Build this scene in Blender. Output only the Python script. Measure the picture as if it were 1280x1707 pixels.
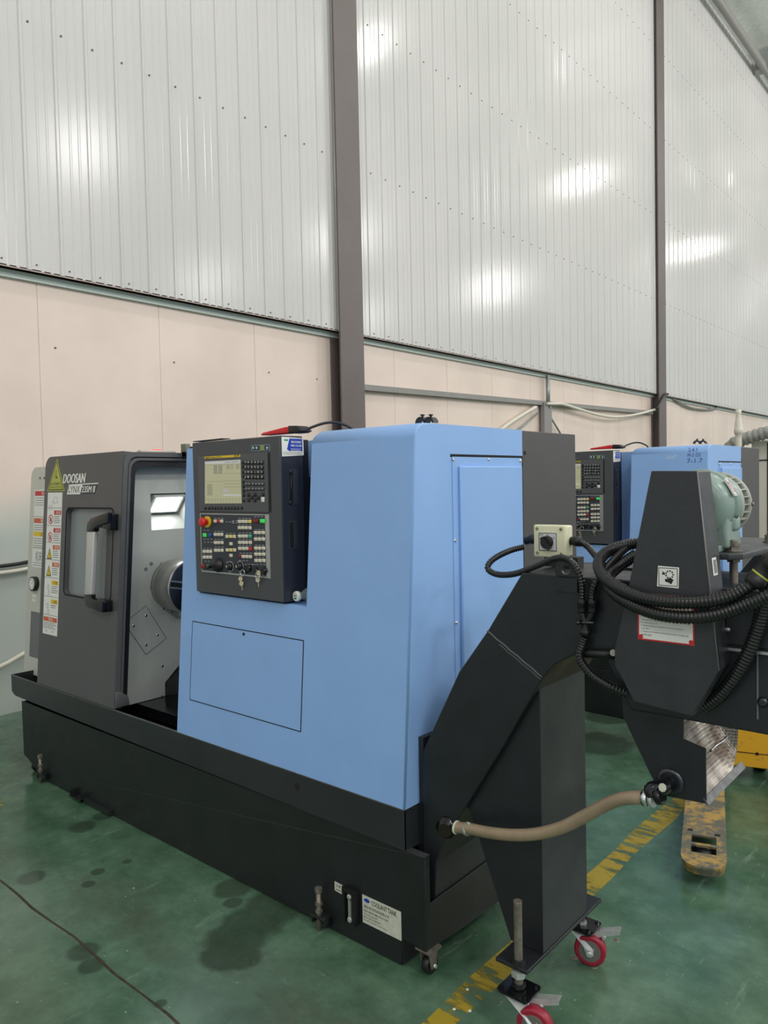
import bpy, bmesh, math, random
from mathutils import Vector, Matrix
random.seed(7)
PI = math.pi
for o in list(bpy.data.objects): bpy.data.objects.remove(o)
S = bpy.context.scene
COL = S.collection

# ------------------------------------------------------------------ camera
YAW, PITCH, ROLL, FPX, EYE = -0.713526723, -0.0383228561, -0.0210516078, 1261.42586, 1.57
_f = Vector((math.cos(PITCH)*math.sin(YAW), math.cos(PITCH)*math.cos(YAW), math.sin(PITCH)))
_r0 = Vector((math.cos(YAW), -math.sin(YAW), 0)); _u0 = _r0.cross(_f)
_R = math.cos(ROLL)*_r0 + math.sin(ROLL)*_u0
_U = -math.sin(ROLL)*_r0 + math.cos(ROLL)*_u0
CAM = Vector((0, 0, EYE))
cd = bpy.data.cameras.new('camera'); cam = bpy.data.objects.new('camera', cd); COL.objects.link(cam)
cd.sensor_fit = 'VERTICAL'; cd.sensor_height = 36; cd.lens = FPX*36/1707; cd.clip_end = 200; cd.clip_start = 0.02
cam.matrix_world = Matrix(((_R.x, _U.x, -_f.x, 0), (_R.y, _U.y, -_f.y, 0), (_R.z, _U.z, -_f.z, EYE), (0, 0, 0, 1)))
S.camera = cam
def _ray(x, y): return _f*FPX + _R*(x-640) - _U*(y-853.5)
# survey helpers: where a sight line of the photograph meets a real plane of the hall
def atX(x, y, X): d = _ray(x, y); return CAM + d*((X-CAM.x)/d.x)
def atY(x, y, Y): d = _ray(x, y); return CAM + d*((Y-CAM.y)/d.y)
def atZ(x, y, Z): d = _ray(x, y); return CAM + d*((Z-CAM.z)/d.z)

# ------------------------------------------------------------------ light
W = bpy.data.worlds.new('world'); S.world = W; W.use_nodes = True
W.node_tree.nodes['Background'].inputs[0].default_value = (0.93, 0.97, 1.0, 1)
W.node_tree.nodes['Background'].inputs[1].default_value = 0.60
S.view_settings.view_transform = 'Standard'; S.view_settings.look = 'None'
S.view_settings.gamma = 1; S.view_settings.use_curve_mapping = False
S.view_settings.exposure = 0.22
def lamp(name, loc, size, power, col=(1, .98, .95)):
    l = bpy.data.lights.new(name, 'POINT'); l.shadow_soft_size = size; l.energy = power; l.color = col
    o = bpy.data.objects.new(name, l); COL.objects.link(o); o.location = loc
    return o
for yy in (-7.0, 2.2, 11.2, 20.2, 29.2):
    lamp('high_bay_and_fill_lamp', (-0.9, yy, 10.0), 0.12, 170)
    lamp('high_bay_and_fill_lamp', (6.5, yy-2, 9.6), 0.55, 640)  # unlike the row above: unseen fill lamps, added to even the wall light
    lamp('high_bay_and_fill_lamp', (14.0, yy-2, 9.6), 0.55, 640)  # another added fill row, farther from the wall

# ------------------------------------------------------------------ materials
def lin(c):
    def g(v):
        v /= 255.0
        return v/12.92 if v <= .04045 else ((v+.055)/1.055)**2.4
    return (g(c[0]), g(c[1]), g(c[2]), 1)
MATS = {}
def mat(name, rgb, rough=.5, metal=0, var=0, vscale=6, bump=0, bscale=200, spec=.5, emit=0, ecol=None, trans=0, ior=1.45, stretch=None, coat=0, rvar=0):
    if name in MATS: return MATS[name]
    m = bpy.data.materials.new(name); m.use_nodes = True; MATS[name] = m
    nt = m.node_tree; b = nt.nodes['Principled BSDF']
    c = lin(rgb)
    b.inputs['Base Color'].default_value = c; b.inputs['Roughness'].default_value = rough
    b.inputs['Metallic'].default_value = metal; b.inputs['Specular IOR Level'].default_value = spec
    b.inputs['Coat Weight'].default_value = coat
    if trans: b.inputs['Transmission Weight'].default_value = trans; b.inputs['IOR'].default_value = ior
    if emit: b.inputs['Emission Color'].default_value = lin(ecol or rgb); b.inputs['Emission Strength'].default_value = emit
    tc = None
    def coords():
        nonlocal tc
        if tc is None:
            t = nt.nodes.new('ShaderNodeTexCoord'); mp = nt.nodes.new('ShaderNodeMapping')
            nt.links.new(t.outputs['Object'], mp.inputs[0])
            if stretch: mp.inputs['Scale'].default_value = stretch
            tc = mp.outputs[0]
        return tc
    if var or rvar:
        n = nt.nodes.new('ShaderNodeTexNoise'); n.inputs['Scale'].default_value = vscale; n.inputs['Detail'].default_value = 6
        n.inputs['Roughness'].default_value = .6
        nt.links.new(coords(), n.inputs['Vector'])
        if var:
            mx = nt.nodes.new('ShaderNodeMix'); mx.data_type = 'RGBA'
            rp = nt.nodes.new('ShaderNodeMapRange'); rp.inputs[1].default_value = .3; rp.inputs[2].default_value = .7
            nt.links.new(n.outputs[0], rp.inputs[0]); nt.links.new(rp.outputs[0], mx.inputs[0])
            mx.inputs[6].default_value = tuple(v*(1-var) for v in c[:3])+(1,)
            mx.inputs[7].default_value = tuple(min(1, v*(1+var)) for v in c[:3])+(1,)
            nt.links.new(mx.outputs[2], b.inputs['Base Color'])
        if rvar:
            rr = nt.nodes.new('ShaderNodeMapRange'); rr.inputs[1].default_value = .3; rr.inputs[2].default_value = .7
            rr.inputs[3].default_value = max(.02, rough-rvar); rr.inputs[4].default_value = min(1, rough+rvar)
            nt.links.new(n.outputs[0], rr.inputs[0]); nt.links.new(rr.outputs[0], b.inputs['Roughness'])
    if bump:
        n2 = nt.nodes.new('ShaderNodeTexNoise'); n2.inputs['Scale'].default_value = bscale
        bp = nt.nodes.new('ShaderNodeBump'); bp.inputs['Strength'].default_value = bump; bp.inputs['Distance'].default_value = .002
        nt.links.new(coords(), n2.inputs['Vector']); nt.links.new(n2.outputs[0], bp.inputs['Height'])
        nt.links.new(bp.outputs[0], b.inputs['Normal'])
    return m

M_BLUE = mat('blue_paint', (142, 181, 235), .40, var=.035, vscale=4, bump=.05, bscale=300, rvar=.08)
M_CHAR = mat('charcoal_paint', (84, 84, 86), .45, var=.05, vscale=5, bump=.1, bscale=400)
M_DARKCAB = mat('dark_cabinet_paint', (76, 73, 74), .5, var=.06, vscale=5, bump=.1, bscale=400)
M_PAN = mat('black_pan_paint', (42, 45, 48), .38, var=.12, vscale=5, bump=.1, bscale=300, rvar=.1)
M_TANK = mat('black_tank_paint', (27, 31, 32), .42, var=.18, vscale=6, bump=.15, bscale=200, rvar=.12)
M_CONV = mat('black_conveyor_paint', (31, 34, 39), .38, var=.15, vscale=7, bump=.12, bscale=250, rvar=.1)
M_GUARD = mat('black_guard_paint', (50, 52, 56), .42, var=.16, vscale=16, bump=.25, bscale=350, rvar=.1)
M_LGREY = mat('light_grey_enamel', (182, 184, 178), .35, var=.04, vscale=4, rvar=.06)
M_WGREY = mat('warm_grey_enamel', (196, 196, 186), .42, var=.03)
M_PANEL = mat('operator_panel_grey', (84, 86, 90), .5, bump=.1, bscale=500)
M_PANELD = mat('operator_panel_side', (44, 48, 60), .38, bump=.08, bscale=500)
M_PLATE = mat('operator_plate', (52, 57, 66), .5)
M_ALU = mat('brushed_aluminium', (190, 190, 190), .35, metal=.85)
M_STEEL = mat('machined_steel', (176, 174, 170), .36, metal=.75, var=.1, vscale=20, stretch=(1, 1, 1))
M_STEELD = mat('dark_machined_steel', (78, 80, 86), .3, metal=.9, var=.1, vscale=30)
M_CHROME = mat('chrome', (225, 225, 225), .12, metal=1)
M_ZINC = mat('zinc_plate', (190, 194, 192), .42, metal=.5, var=.12, vscale=40)
M_RUST = mat('dull_threaded_steel', (135, 128, 118), .55, metal=.7, var=.25, vscale=60)
M_COPPER = mat('rusty_bolt', (160, 105, 80), .5, metal=.6, var=.25, vscale=90)
M_BLACK = mat('black_plastic', (22, 22, 24), .4)
M_BLACKG = mat('gloss_black_enamel', (16, 17, 20), .15)
M_GAP = mat('dark_gap', (8, 10, 16), .8)
M_HOSE = mat('black_conduit_plastic', (30, 30, 31), .24)
M_CLEAR = mat('braided_pvc_hose', (150, 132, 108), .28, var=.22, vscale=10, bump=.3, bscale=500)
M_MOTOR = mat('sage_green_enamel', (128, 148, 140), .3, var=.04, rvar=.06)
M_CREAM = mat('cream_plastic', (222, 220, 188), .42)
M_WHITE = mat('white_label', (232, 232, 226), .45)
M_OFFW = mat('aged_label', (206, 206, 190), .5, var=.1, vscale=60)
M_INK = mat('black_print', (26, 26, 28), .5)
M_INKG = mat('grey_print', (110, 112, 112), .5)
M_RED = mat('red_print', (196, 40, 44), .45)
M_ORANGE = mat('orange_print', (206, 96, 44), .45)
M_YEL = mat('yellow_print', (232, 196, 40), .45)
M_BLUEP = mat('blue_print', (22, 62, 176), .4)
M_GREENP = mat('green_print', (40, 150, 70), .4)
M_LIME = mat('olive_yellow_sticker', (176, 182, 74), .4)
M_KEY = mat('ivory_key', (222, 214, 196), .45)
M_KEYY = mat('yellow_key', (236, 214, 110), .45)
M_KEYR = mat('red_key', (200, 44, 56), .4)
M_KEYD = mat('dark_red_key', (132, 26, 40), .4)
M_KEYG = mat('green_key', (60, 206, 90), .4, emit=.25)
M_KEYDG = mat('dark_green_key', (20, 110, 60), .4)
M_KEYT = mat('teal_key', (70, 180, 140), .4)
M_KEYB = mat('blue_key', (30, 80, 160), .4)
M_REDP = mat('red_plastic', (214, 32, 40), .35)
M_LIT = mat('lit_lamp', (250, 255, 255), .4, emit=7)
M_REDL = mat('lit_red_lamp', (255, 60, 70), .4, emit=1.2)
M_SCREEN = mat('lcd_screen', (150, 150, 122), .3, emit=.32, ecol=(186, 182, 148))
M_SCRH = mat('lcd_header', (180, 180, 176), .3, emit=.35)
M_PURED = mat('red_polyurethane', (150, 30, 52), .4)
M_STCOL = mat('brown_column_paint', (104, 94, 92), .5, var=.06, vscale=3)
M_GALV = mat('galvanised_steel', (150, 156, 154), .42, metal=.55, var=.12, vscale=8)
M_PIPEW = mat('white_pvc', (222, 216, 202), .5, var=.03)
M_CABLEK = mat('black_cable', (26, 26, 28), .45)
M_GREYRAIL = mat('grey_steel_paint', (140, 138, 134), .5, var=.05)
M_CREAMC = mat('cream_cabinet_paint', (212, 208, 196), .45)
M_ABS = mat('pen_ink', (52, 84, 150), .5)
M_CHALK = mat('white_marker', (212, 226, 240), .5)
M_BRASSK = mat('key_metal', (205, 195, 165), .25, metal=.9)

def glass_mat(name, rgb, rough=.08, mixf=.35):
    m = bpy.data.materials.new(name); m.use_nodes = True; nt = m.node_tree
    b = nt.nodes['Principled BSDF']; b.inputs['Base Color'].default_value = lin(rgb); b.inputs['Roughness'].default_value = rough
    tr = nt.nodes.new('ShaderNodeBsdfTransparent'); tr.inputs[0].default_value = (.92, .95, .94, 1); mx = nt.nodes.new('ShaderNodeMixShader')
    mx.inputs[0].default_value = mixf
    out = nt.nodes['Material Output']
    nt.links.new(tr.outputs[0], mx.inputs[1]); nt.links.new(b.outputs[0], mx.inputs[2]); nt.links.new(mx.outputs[0], out.inputs[0])
    return m
M_GLASS = glass_mat('frosted_window', (150, 156, 158), .25, .8)
M_BOTTLE = glass_mat('clear_bottle', (200, 215, 215), .05, .3)
M_GAUGEG = glass_mat('gauge_glass', (190, 196, 180), .1, .5)

# perforated, scuffed sheet
def perforated():
    m = bpy.data.materials.new('dimpled_steel_sheet'); m.use_nodes = True; nt = m.node_tree; b = nt.nodes['Principled BSDF']
    b.inputs['Metallic'].default_value = .75; b.inputs['Roughness'].default_value = .42
    tc = nt.nodes.new('ShaderNodeTexCoord')
    v = nt.nodes.new('ShaderNodeTexVoronoi'); v.inputs['Scale'].default_value = 130; v.inputs['Randomness'].default_value = 0.0
    nt.links.new(tc.outputs['Object'], v.inputs['Vector'])
    n = nt.nodes.new('ShaderNodeTexNoise'); n.inputs['Scale'].default_value = 14; n.inputs['Detail'].default_value = 5
    nt.links.new(tc.outputs['Object'], n.inputs['Vector'])
    r = nt.nodes.new('ShaderNodeValToRGB'); r.color_ramp.elements[0].position = .32; r.color_ramp.elements[0].color = lin((98, 84, 72)); r.color_ramp.elements[1].position = .68; r.color_ramp.elements[1].color = lin((206, 198, 188))
    nt.links.new(n.outputs[0], r.inputs[0])
    rr = nt.nodes.new('ShaderNodeValToRGB'); rr.color_ramp.elements[0].position = .2; rr.color_ramp.elements[0].color = (.42, .38, .34, 1); rr.color_ramp.elements[1].position = .34; rr.color_ramp.elements[1].color = (1, 1, 1, 1)
    nt.links.new(v.outputs['Distance'], rr.inputs[0])
    mx = nt.nodes.new('ShaderNodeMix'); mx.data_type = 'RGBA'; mx.blend_type = 'MULTIPLY'; mx.inputs[0].default_value = 1
    nt.links.new(r.outputs[0], mx.inputs[6]); nt.links.new(rr.outputs[0], mx.inputs[7]); nt.links.new(mx.outputs[2], b.inputs['Base Color'])
    bp = nt.nodes.new('ShaderNodeBump'); bp.inputs['Strength'].default_value = .6; bp.inputs['Distance'].default_value = .002
    nt.links.new(v.outputs['Distance'], bp.inputs['Height']); nt.links.new(bp.outputs[0], b.inputs['Normal'])
    return m
M_PERF = perforated()

def worn(name, paint, under, thr=.5, scale=9, rough=.5, fine=60, metal=0):
    m = bpy.data.materials.new(name); m.use_nodes = True; nt = m.node_tree; b = nt.nodes['Principled BSDF']
    tc = nt.nodes.new('ShaderNodeTexCoord')
    n = nt.nodes.new('ShaderNodeTexNoise'); n.inputs['Scale'].default_value = scale; n.inputs['Detail'].default_value = 10; n.inputs['Roughness'].default_value = .7
    n2 = nt.nodes.new('ShaderNodeTexNoise'); n2.inputs['Scale'].default_value = fine; n2.inputs['Detail'].default_value = 4
    nt.links.new(tc.outputs['Object'], n.inputs['Vector']); nt.links.new(tc.outputs['Object'], n2.inputs['Vector'])
    ad = nt.nodes.new('ShaderNodeMath'); ad.operation = 'MULTIPLY_ADD'; ad.inputs[1].default_value = .3
    nt.links.new(n2.outputs[0], ad.inputs[0]); nt.links.new(n.outputs[0], ad.inputs[2])
    r = nt.nodes.new('ShaderNodeValToRGB'); e = r.color_ramp.elements
    e[0].position = thr; e[0].color = lin(under); e[1].position = thr+.12; e[1].color = lin(paint)
    nt.links.new(ad.outputs[0], r.inputs[0]); nt.links.new(r.outputs[0], b.inputs['Base Color'])
    b.inputs['Roughness'].default_value = rough; b.inputs['Metallic'].default_value = metal
    return m
M_JACKF = worn('worn_yellow_fork_paint', (176, 142, 74), (98, 96, 84), .61, 9, fine=40)
M_JACKY = worn('yellow_jack_paint', (222, 166, 36), (120, 100, 60), .45, 12)

# floor line: paint worn through to the floor
def line_mat(thr=.66):
    m = bpy.data.materials.new('worn_yellow_line_paint'); m.use_nodes = True; nt = m.node_tree; b = nt.nodes['Principled BSDF']
    tc = nt.nodes.new('ShaderNodeTexCoord'); mp = nt.nodes.new('ShaderNodeMapping'); mp.inputs['Scale'].default_value = (6, 26, 1)
    mp.inputs['Rotation'].default_value = (0, 0, .35)
    nt.links.new(tc.outputs['Object'], mp.inputs[0])
    n = nt.nodes.new('ShaderNodeTexNoise'); n.inputs['Scale'].default_value = 1.0; n.inputs['Detail'].default_value = 9; n.inputs['Roughness'].default_value = .68
    nt.links.new(mp.outputs[0], n.inputs['Vector'])
    n3 = nt.nodes.new('ShaderNodeTexNoise'); n3.inputs['Scale'].default_value = 3.0; nt.links.new(tc.outputs['Object'], n3.inputs['Vector'])
    ad = nt.nodes.new('ShaderNodeMath'); ad.operation = 'MULTIPLY_ADD'; ad.inputs[1].default_value = .5
    nt.links.new(n3.outputs[0], ad.inputs[0]); nt.links.new(n.outputs[0], ad.inputs[2])
    r = nt.nodes.new('ShaderNodeValToRGB'); r.color_ramp.elements[0].position = thr; r.color_ramp.elements[0].color = (0, 0, 0, 1)
    r.color_ramp.elements[1].position = thr+.1; r.color_ramp.elements[1].color = (1, 1, 1, 1)
    nt.links.new(ad.outputs[0], r.inputs[0])
    b.inputs['Base Color'].default_value = lin((164, 142, 44)); b.inputs['Roughness'].default_value = .4
    tr = nt.nodes.new('ShaderNodeBsdfTransparent'); mx = nt.nodes.new('ShaderNodeMixShader')
    nt.links.new(r.outputs[0], mx.inputs[0]); nt.links.new(tr.outputs[0], mx.inputs[1]); nt.links.new(b.outputs[0], mx.inputs[2])
    nt.links.new(mx.outputs[0], nt.nodes['Material Output'].inputs[0])
    return m
M_LINE = line_mat(); M_LINE2 = line_mat(.80)

def floor_mat():
    m = bpy.data.materials.new('green_epoxy_floor'); m.use_nodes = True; nt = m.node_tree; b = nt.nodes['Principled BSDF']
    L = nt.links.new
    geo = nt.nodes.new('ShaderNodeNewGeometry'); P = geo.outputs['Position']
    def noise(scale, detail=6, rough=.6, stretch=None, rot=0):
        n = nt.nodes.new('ShaderNodeTexNoise'); n.inputs['Scale'].default_value = scale; n.inputs['Detail'].default_value = detail; n.inputs['Roughness'].default_value = rough
        if stretch:
            mp = nt.nodes.new('ShaderNodeMapping'); mp.vector_type = 'POINT'; mp.inputs['Scale'].default_value = stretch; mp.inputs['Rotation'].default_value = (0, 0, rot)
            L(P, mp.inputs[0]); L(mp.outputs[0], n.inputs['Vector'])
        else: L(P, n.inputs['Vector'])
        return n.outputs[0]
    def ramp(v, a, ca, c, cc):
        r = nt.nodes.new('ShaderNodeValToRGB'); r.color_ramp.elements[0].position = a; r.color_ramp.elements[0].color = ca; r.color_ramp.elements[1].position = c; r.color_ramp.elements[1].color = cc
        L(v, r.inputs[0]); return r.outputs[0]
    def mix(f, a, c, mode='MIX'):
        x = nt.nodes.new('ShaderNodeMix'); x.data_type = 'RGBA'; x.blend_type = mode
        for s, v in ((0, f), (6, a), (7, c)):
            if isinstance(v, (int, float, tuple)): x.inputs[s].default_value = v
            else: L(v, x.inputs[s])
        return x.outputs[2]
    base = ramp(noise(1.1, 8, .65), .3, lin((56, 86, 64)), .7, lin((94, 128, 102)))
    base = mix(.55, base, ramp(noise(6, 6, .6), .35, lin((48, 80, 58)), .7, lin((104, 134, 112))))
    base = mix(ramp(noise(.55, 4, .55), .5, (0, 0, 0, 1), .7, (.7, .7, .7, 1)), base, lin((110, 134, 120)))
    # brownish tyre grime
    g = ramp(noise(.8, 5, .6, (1, 2.4, 1), .5), .52, (0, 0, 0, 1), .75, (1, 1, 1, 1))
    base = mix(g, base, lin((78, 82, 68)))
    # pale scuffs
    s = ramp(noise(1.6, 9, .75, (9, 1.1, 1), .25), .60, (0, 0, 0, 1), .72, (.75, .75, .75, 1))
    base = mix(s, base, lin((140, 162, 146)))
    s = ramp(noise(2.4, 7, .7, (1.4, 6, 1), -.3), .62, (0, 0, 0, 1), .72, (.6, .6, .6, 1))
    base = mix(s, base, lin((46, 66, 50)))
    base = mix(.5, base, mix(1.0, base, ramp(noise(22, 8, .75), .3, (.62, .64, .62, 1), .7, (1.25, 1.25, 1.25, 1)), 'MULTIPLY'))
    s = ramp(noise(5.5, 9, .8, (1, 5, 1), .9), .60, (0, 0, 0, 1), .70, (.5, .5, .5, 1))
    base = mix(s, base, lin((134, 158, 142)))
    # specks
    s2 = ramp(noise(60, 2, .5), .73, (0, 0, 0, 1), .76, (.8, .8, .8, 1))
    base = mix(s2, base, lin((176, 196, 184)))
    # oil spots and damp patches at fixed places
    sep = nt.nodes.new('ShaderNodeSeparateXYZ'); L(P, sep.inputs[0])
    wn = noise(9, 3, .5)
    tot = None
    for (x, y, rx, ry) in tuple((*atZ(px_, py_, 0)[:2], r_, r_) for px_, py_, r_ in ((137, 1378, .065), (172, 1360, .05), (52, 1463, .055), (147, 1474, .028), (163, 1453, .03), (212, 1436, .022), (387, 1481, .075), (388, 1505, .04), (137, 1586, .055), (152, 1610, .045), (452, 1515, .12), (425, 1535, .12), (395, 1565, .12), (375, 1592, .09), (405, 1595, .07), (268, 1673, .02), (1010, 1195, .16), (1000, 1240, .2))):
        def mth(op, a, c=None):
            q = nt.nodes.new('ShaderNodeMath'); q.operation = op
            for i, v in enumerate((a, c)):
                if v is None: continue
                if isinstance(v, (int, float)): q.inputs[i].default_value = v
                else: L(v, q.inputs[i])
            return q.outputs[0]
        dx = mth('DIVIDE', mth('SUBTRACT', sep.outputs[0], x), rx); dy = mth('DIVIDE', mth('SUBTRACT', sep.outputs[1], y), ry)
        d = mth('ADD', mth('SQRT', mth('ADD', mth('MULTIPLY', dx, dx), mth('MULTIPLY', dy, dy))), mth('MULTIPLY', wn, .5))
        k = nt.nodes.new('ShaderNodeMapRange'); k.inputs[1].default_value = 1.05; k.inputs[2].default_value = 1.35; k.inputs[3].default_value = 1; k.inputs[4].default_value = 0
        L(d, k.inputs[0]); tot = k.outputs[0] if tot is None else mth('MAXIMUM', tot, k.outputs[0])
    sp = mth('MULTIPLY', tot, .6)
    base = mix(sp, base, lin((36, 46, 36)))
    L(base, b.inputs['Base Color'])
    rg = nt.nodes.new('ShaderNodeMapRange'); rg.inputs[1].default_value = .3; rg.inputs[2].default_value = .7; rg.inputs[3].default_value = .10; rg.inputs[4].default_value = .34
    L(noise(2.3, 7, .65), rg.inputs[0])
    L(mth('SUBTRACT', rg.outputs[0], mth('MULTIPLY', tot, .08)), b.inputs['Roughness'])
    bp = nt.nodes.new('ShaderNodeBump'); bp.inputs['Strength'].default_value = .15; bp.inputs['Distance'].default_value = .004
    L(noise(14, 5, .6), bp.inputs['Height']); L(bp.outputs[0], b.inputs['Normal'])
    return m
M_FLOOR = floor_mat()

def wall_mat(name, c1, c2, rough, scale=1.2, spec=.5, stain=None):
    m = bpy.data.materials.new(name); m.use_nodes = True; nt = m.node_tree; b = nt.nodes['Principled BSDF']
    tc = nt.nodes.new('ShaderNodeTexCoord'); n = nt.nodes.new('ShaderNodeTexNoise'); n.inputs['Scale'].default_value = scale; n.inputs['Detail'].default_value = 7
    nt.links.new(tc.outputs['Object'], n.inputs['Vector'])
    r = nt.nodes.new('ShaderNodeValToRGB'); r.color_ramp.elements[0].position = .35; r.color_ramp.elements[0].color = lin(c1); r.color_ramp.elements[1].position = .65; r.color_ramp.elements[1].color = lin(c2)
    nt.links.new(n.outputs[0], r.inputs[0]); nt.links.new(r.outputs[0], b.inputs['Base Color'])
    b.inputs['Roughness'].default_value = rough; b.inputs['Specular IOR Level'].default_value = spec
    return m
M_SHEET = wall_mat('white_profiled_sheet', (202, 200, 198), (210, 206, 205), .17, .5, .25)
M_WALLP = wall_mat('cream_sandwich_panel', (222, 204, 192), (232, 214, 202), .42, 1.6)
def lower_tint(m):
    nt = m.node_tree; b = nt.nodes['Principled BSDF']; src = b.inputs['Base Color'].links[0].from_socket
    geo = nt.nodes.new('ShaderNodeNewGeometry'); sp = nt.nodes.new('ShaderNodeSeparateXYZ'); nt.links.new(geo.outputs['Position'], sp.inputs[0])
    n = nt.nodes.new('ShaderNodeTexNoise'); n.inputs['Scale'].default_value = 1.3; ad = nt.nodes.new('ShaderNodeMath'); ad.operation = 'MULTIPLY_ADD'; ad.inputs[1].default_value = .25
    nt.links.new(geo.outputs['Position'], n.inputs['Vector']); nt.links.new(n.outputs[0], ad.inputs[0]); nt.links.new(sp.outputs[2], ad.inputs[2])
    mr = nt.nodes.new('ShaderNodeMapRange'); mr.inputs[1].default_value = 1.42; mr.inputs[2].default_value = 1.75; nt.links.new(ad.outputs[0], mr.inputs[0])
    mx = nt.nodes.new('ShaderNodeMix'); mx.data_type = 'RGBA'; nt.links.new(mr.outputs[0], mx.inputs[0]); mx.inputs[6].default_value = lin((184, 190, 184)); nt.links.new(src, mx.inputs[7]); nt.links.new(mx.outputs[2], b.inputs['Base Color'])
lower_tint(M_WALLP)   # tints the lower part of the panels grey-green, with a soft uneven edge
M_FOIL = mat('silver_roof_insulation', (216, 218, 212), .4, metal=.1, bump=1.0, bscale=7, var=.15, vscale=9, stretch=(1, 3, 1))
M_TRIMG = mat('grey_green_trim', (196, 208, 202), .5)
M_SOFF = mat('dark_soffit', (168, 152, 144), .7, var=.15, vscale=10)

# ------------------------------------------------------------------ mesh builder
class MB:
    def __init__(s): s.v = []; s.f = []; s.m = []; s.sm = []; s.cur = 0; s.smooth = False
    def add(s, vs, fs, smooth=None):
        b = len(s.v); s.v += [Vector(v) for v in vs]
        for f in fs:
            s.f.append([b+i for i in f]); s.m.append(s.cur); s.sm.append(s.smooth if smooth is None else smooth)
        return s
    def box(s, x0, x1, y0, y1, z0, z1):
        s.add([(x0, y0, z0), (x1, y0, z0), (x1, y1, z0), (x0, y1, z0), (x0, y0, z1), (x1, y0, z1), (x1, y1, z1), (x0, y1, z1)],
              [(0, 3, 2, 1), (4, 5, 6, 7), (0, 1, 5, 4), (1, 2, 6, 5), (2, 3, 7, 6), (3, 0, 4, 7)]); return s
    def prism(s, pts, d):                      # planar 3-D loop swept by d
        n = len(pts); p = [Vector(q) for q in pts]; d = Vector(d)
        s.add(p+[q+d for q in p], [tuple(range(n)), tuple(range(2*n-1, n-1, -1))]+[(i, i+n, (i+1) % n+n, (i+1) % n) for i in range(n)]); return s
    def ring(s, c, ax, r, n=24, start=0):
        ax = Vector(ax).normalized(); t = Vector((0, 0, 1)) if abs(ax.z) < .9 else Vector((1, 0, 0))
        a = ax.cross(t).normalized(); b = ax.cross(a)
        return [Vector(c)+a*(r*math.cos(2*PI*i/n+start))+b*(r*math.sin(2*PI*i/n+start)) for i in range(n)]
    def lathe(s, c, ax, prof, n=24, start=0, caps=True, smooth=True):   # prof: [(distance, radius)]
        ax = Vector(ax).normalized(); c = Vector(c); rings = [s.ring(c+ax*h, ax, max(r, 1e-5), n, start) for h, r in prof]
        vs = [v for r in rings for v in r]; fs = []
        for k in range(len(prof)-1):
            for i in range(n):
                j = (i+1) % n; fs.append((k*n+i, k*n+j, (k+1)*n+j, (k+1)*n+i))
        s.add(vs, fs, smooth)
        if caps:
            b = len(s.v)-len(vs)
            s.f.append([b+i for i in range(n-1, -1, -1)]); s.m.append(s.cur); s.sm.append(False)
            s.f.append([b+(len(prof)-1)*n+i for i in range(n)]); s.m.append(s.cur); s.sm.append(False)
        return s
    def cyl(s, a, b, r, n=20, r2=None, start=0, smooth=True):
        a = Vector(a); b = Vector(b); d = b-a
        return s.lathe(a, d, [(0, r), (d.length, r if r2 is None else r2)], n, start, True, smooth)
    def hexa(s, a, b, r, start=0): return s.cyl(a, b, r, 6, None, start, False)
    def tube(s, pts, r, n=12, rf=None, step=.012, closed=False):
        p = spline(pts, step); rings = []; prev = None
        for i, q in enumerate(p):
            t = (p[min(i+1, len(p)-1)]-p[max(i-1, 0)]).normalized()
            if prev is None:
                a = t.orthogonal().normalized()
            else:
                a = (prev-t*prev.dot(t)).normalized()
            prev = a; b = t.cross(a); rr = rf(i) if rf else r
            rings.append([q+a*(rr*math.cos(2*PI*k/n))+b*(rr*math.sin(2*PI*k/n)) for k in range(n)])
        vs = [v for g in rings for v in g]; fs = []
        for k in range(len(rings)-1):
            for i in range(n):
                j = (i+1) % n; fs.append((k*n+i, k*n+j, (k+1)*n+j, (k+1)*n+i))
        fs.append(tuple(range(n-1, -1, -1))); fs.append(tuple((len(rings)-1)*n+i for i in range(n)))
        s.add(vs, fs, True); return s
    def build(s, name, material, parent=None, bevel=0, seg=2, at=None, fixn=True):
        if isinstance(material, (list, tuple)): mats = material
        else: mats = [material]
        org = Vector(at) if at is not None else (ORG[parent.name] if parent is not None else Vector((0, 0, 0)))
        me = bpy.data.meshes.new(name); me.from_pydata([v-org for v in s.v], [], s.f)
        for m in mats: me.materials.append(m)
        for i, p in enumerate(me.polygons): p.material_index = s.m[i]; p.use_smooth = s.sm[i]
        bm = bmesh.new(); bm.from_mesh(me)
        if fixn: bmesh.ops.recalc_face_normals(bm, faces=bm.faces)
        if bevel:
            bmesh.ops.remove_doubles(bm, verts=bm.verts, dist=1e-5)
            es = [e for e in bm.edges if len(e.link_faces) == 2 and e.calc_face_angle(0) > .5]
            bmesh.ops.bevel(bm, geom=es, offset=bevel, segments=seg, profile=.5, affect='EDGES', clamp_overlap=True)
            for f in bm.faces:
                if f.calc_area() < bevel*4: f.smooth = True
        bm.to_mesh(me); bm.free(); me.update()
        o = bpy.data.objects.new(name, me); COL.objects.link(o)
        if parent is not None:
            o.parent = parent
            ORG[o.name] = org
            if at is not None: o.location = org-ORG[parent.name]
        else:
            o.location = org; ORG[o.name] = org
        return o
ORG = {}
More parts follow.
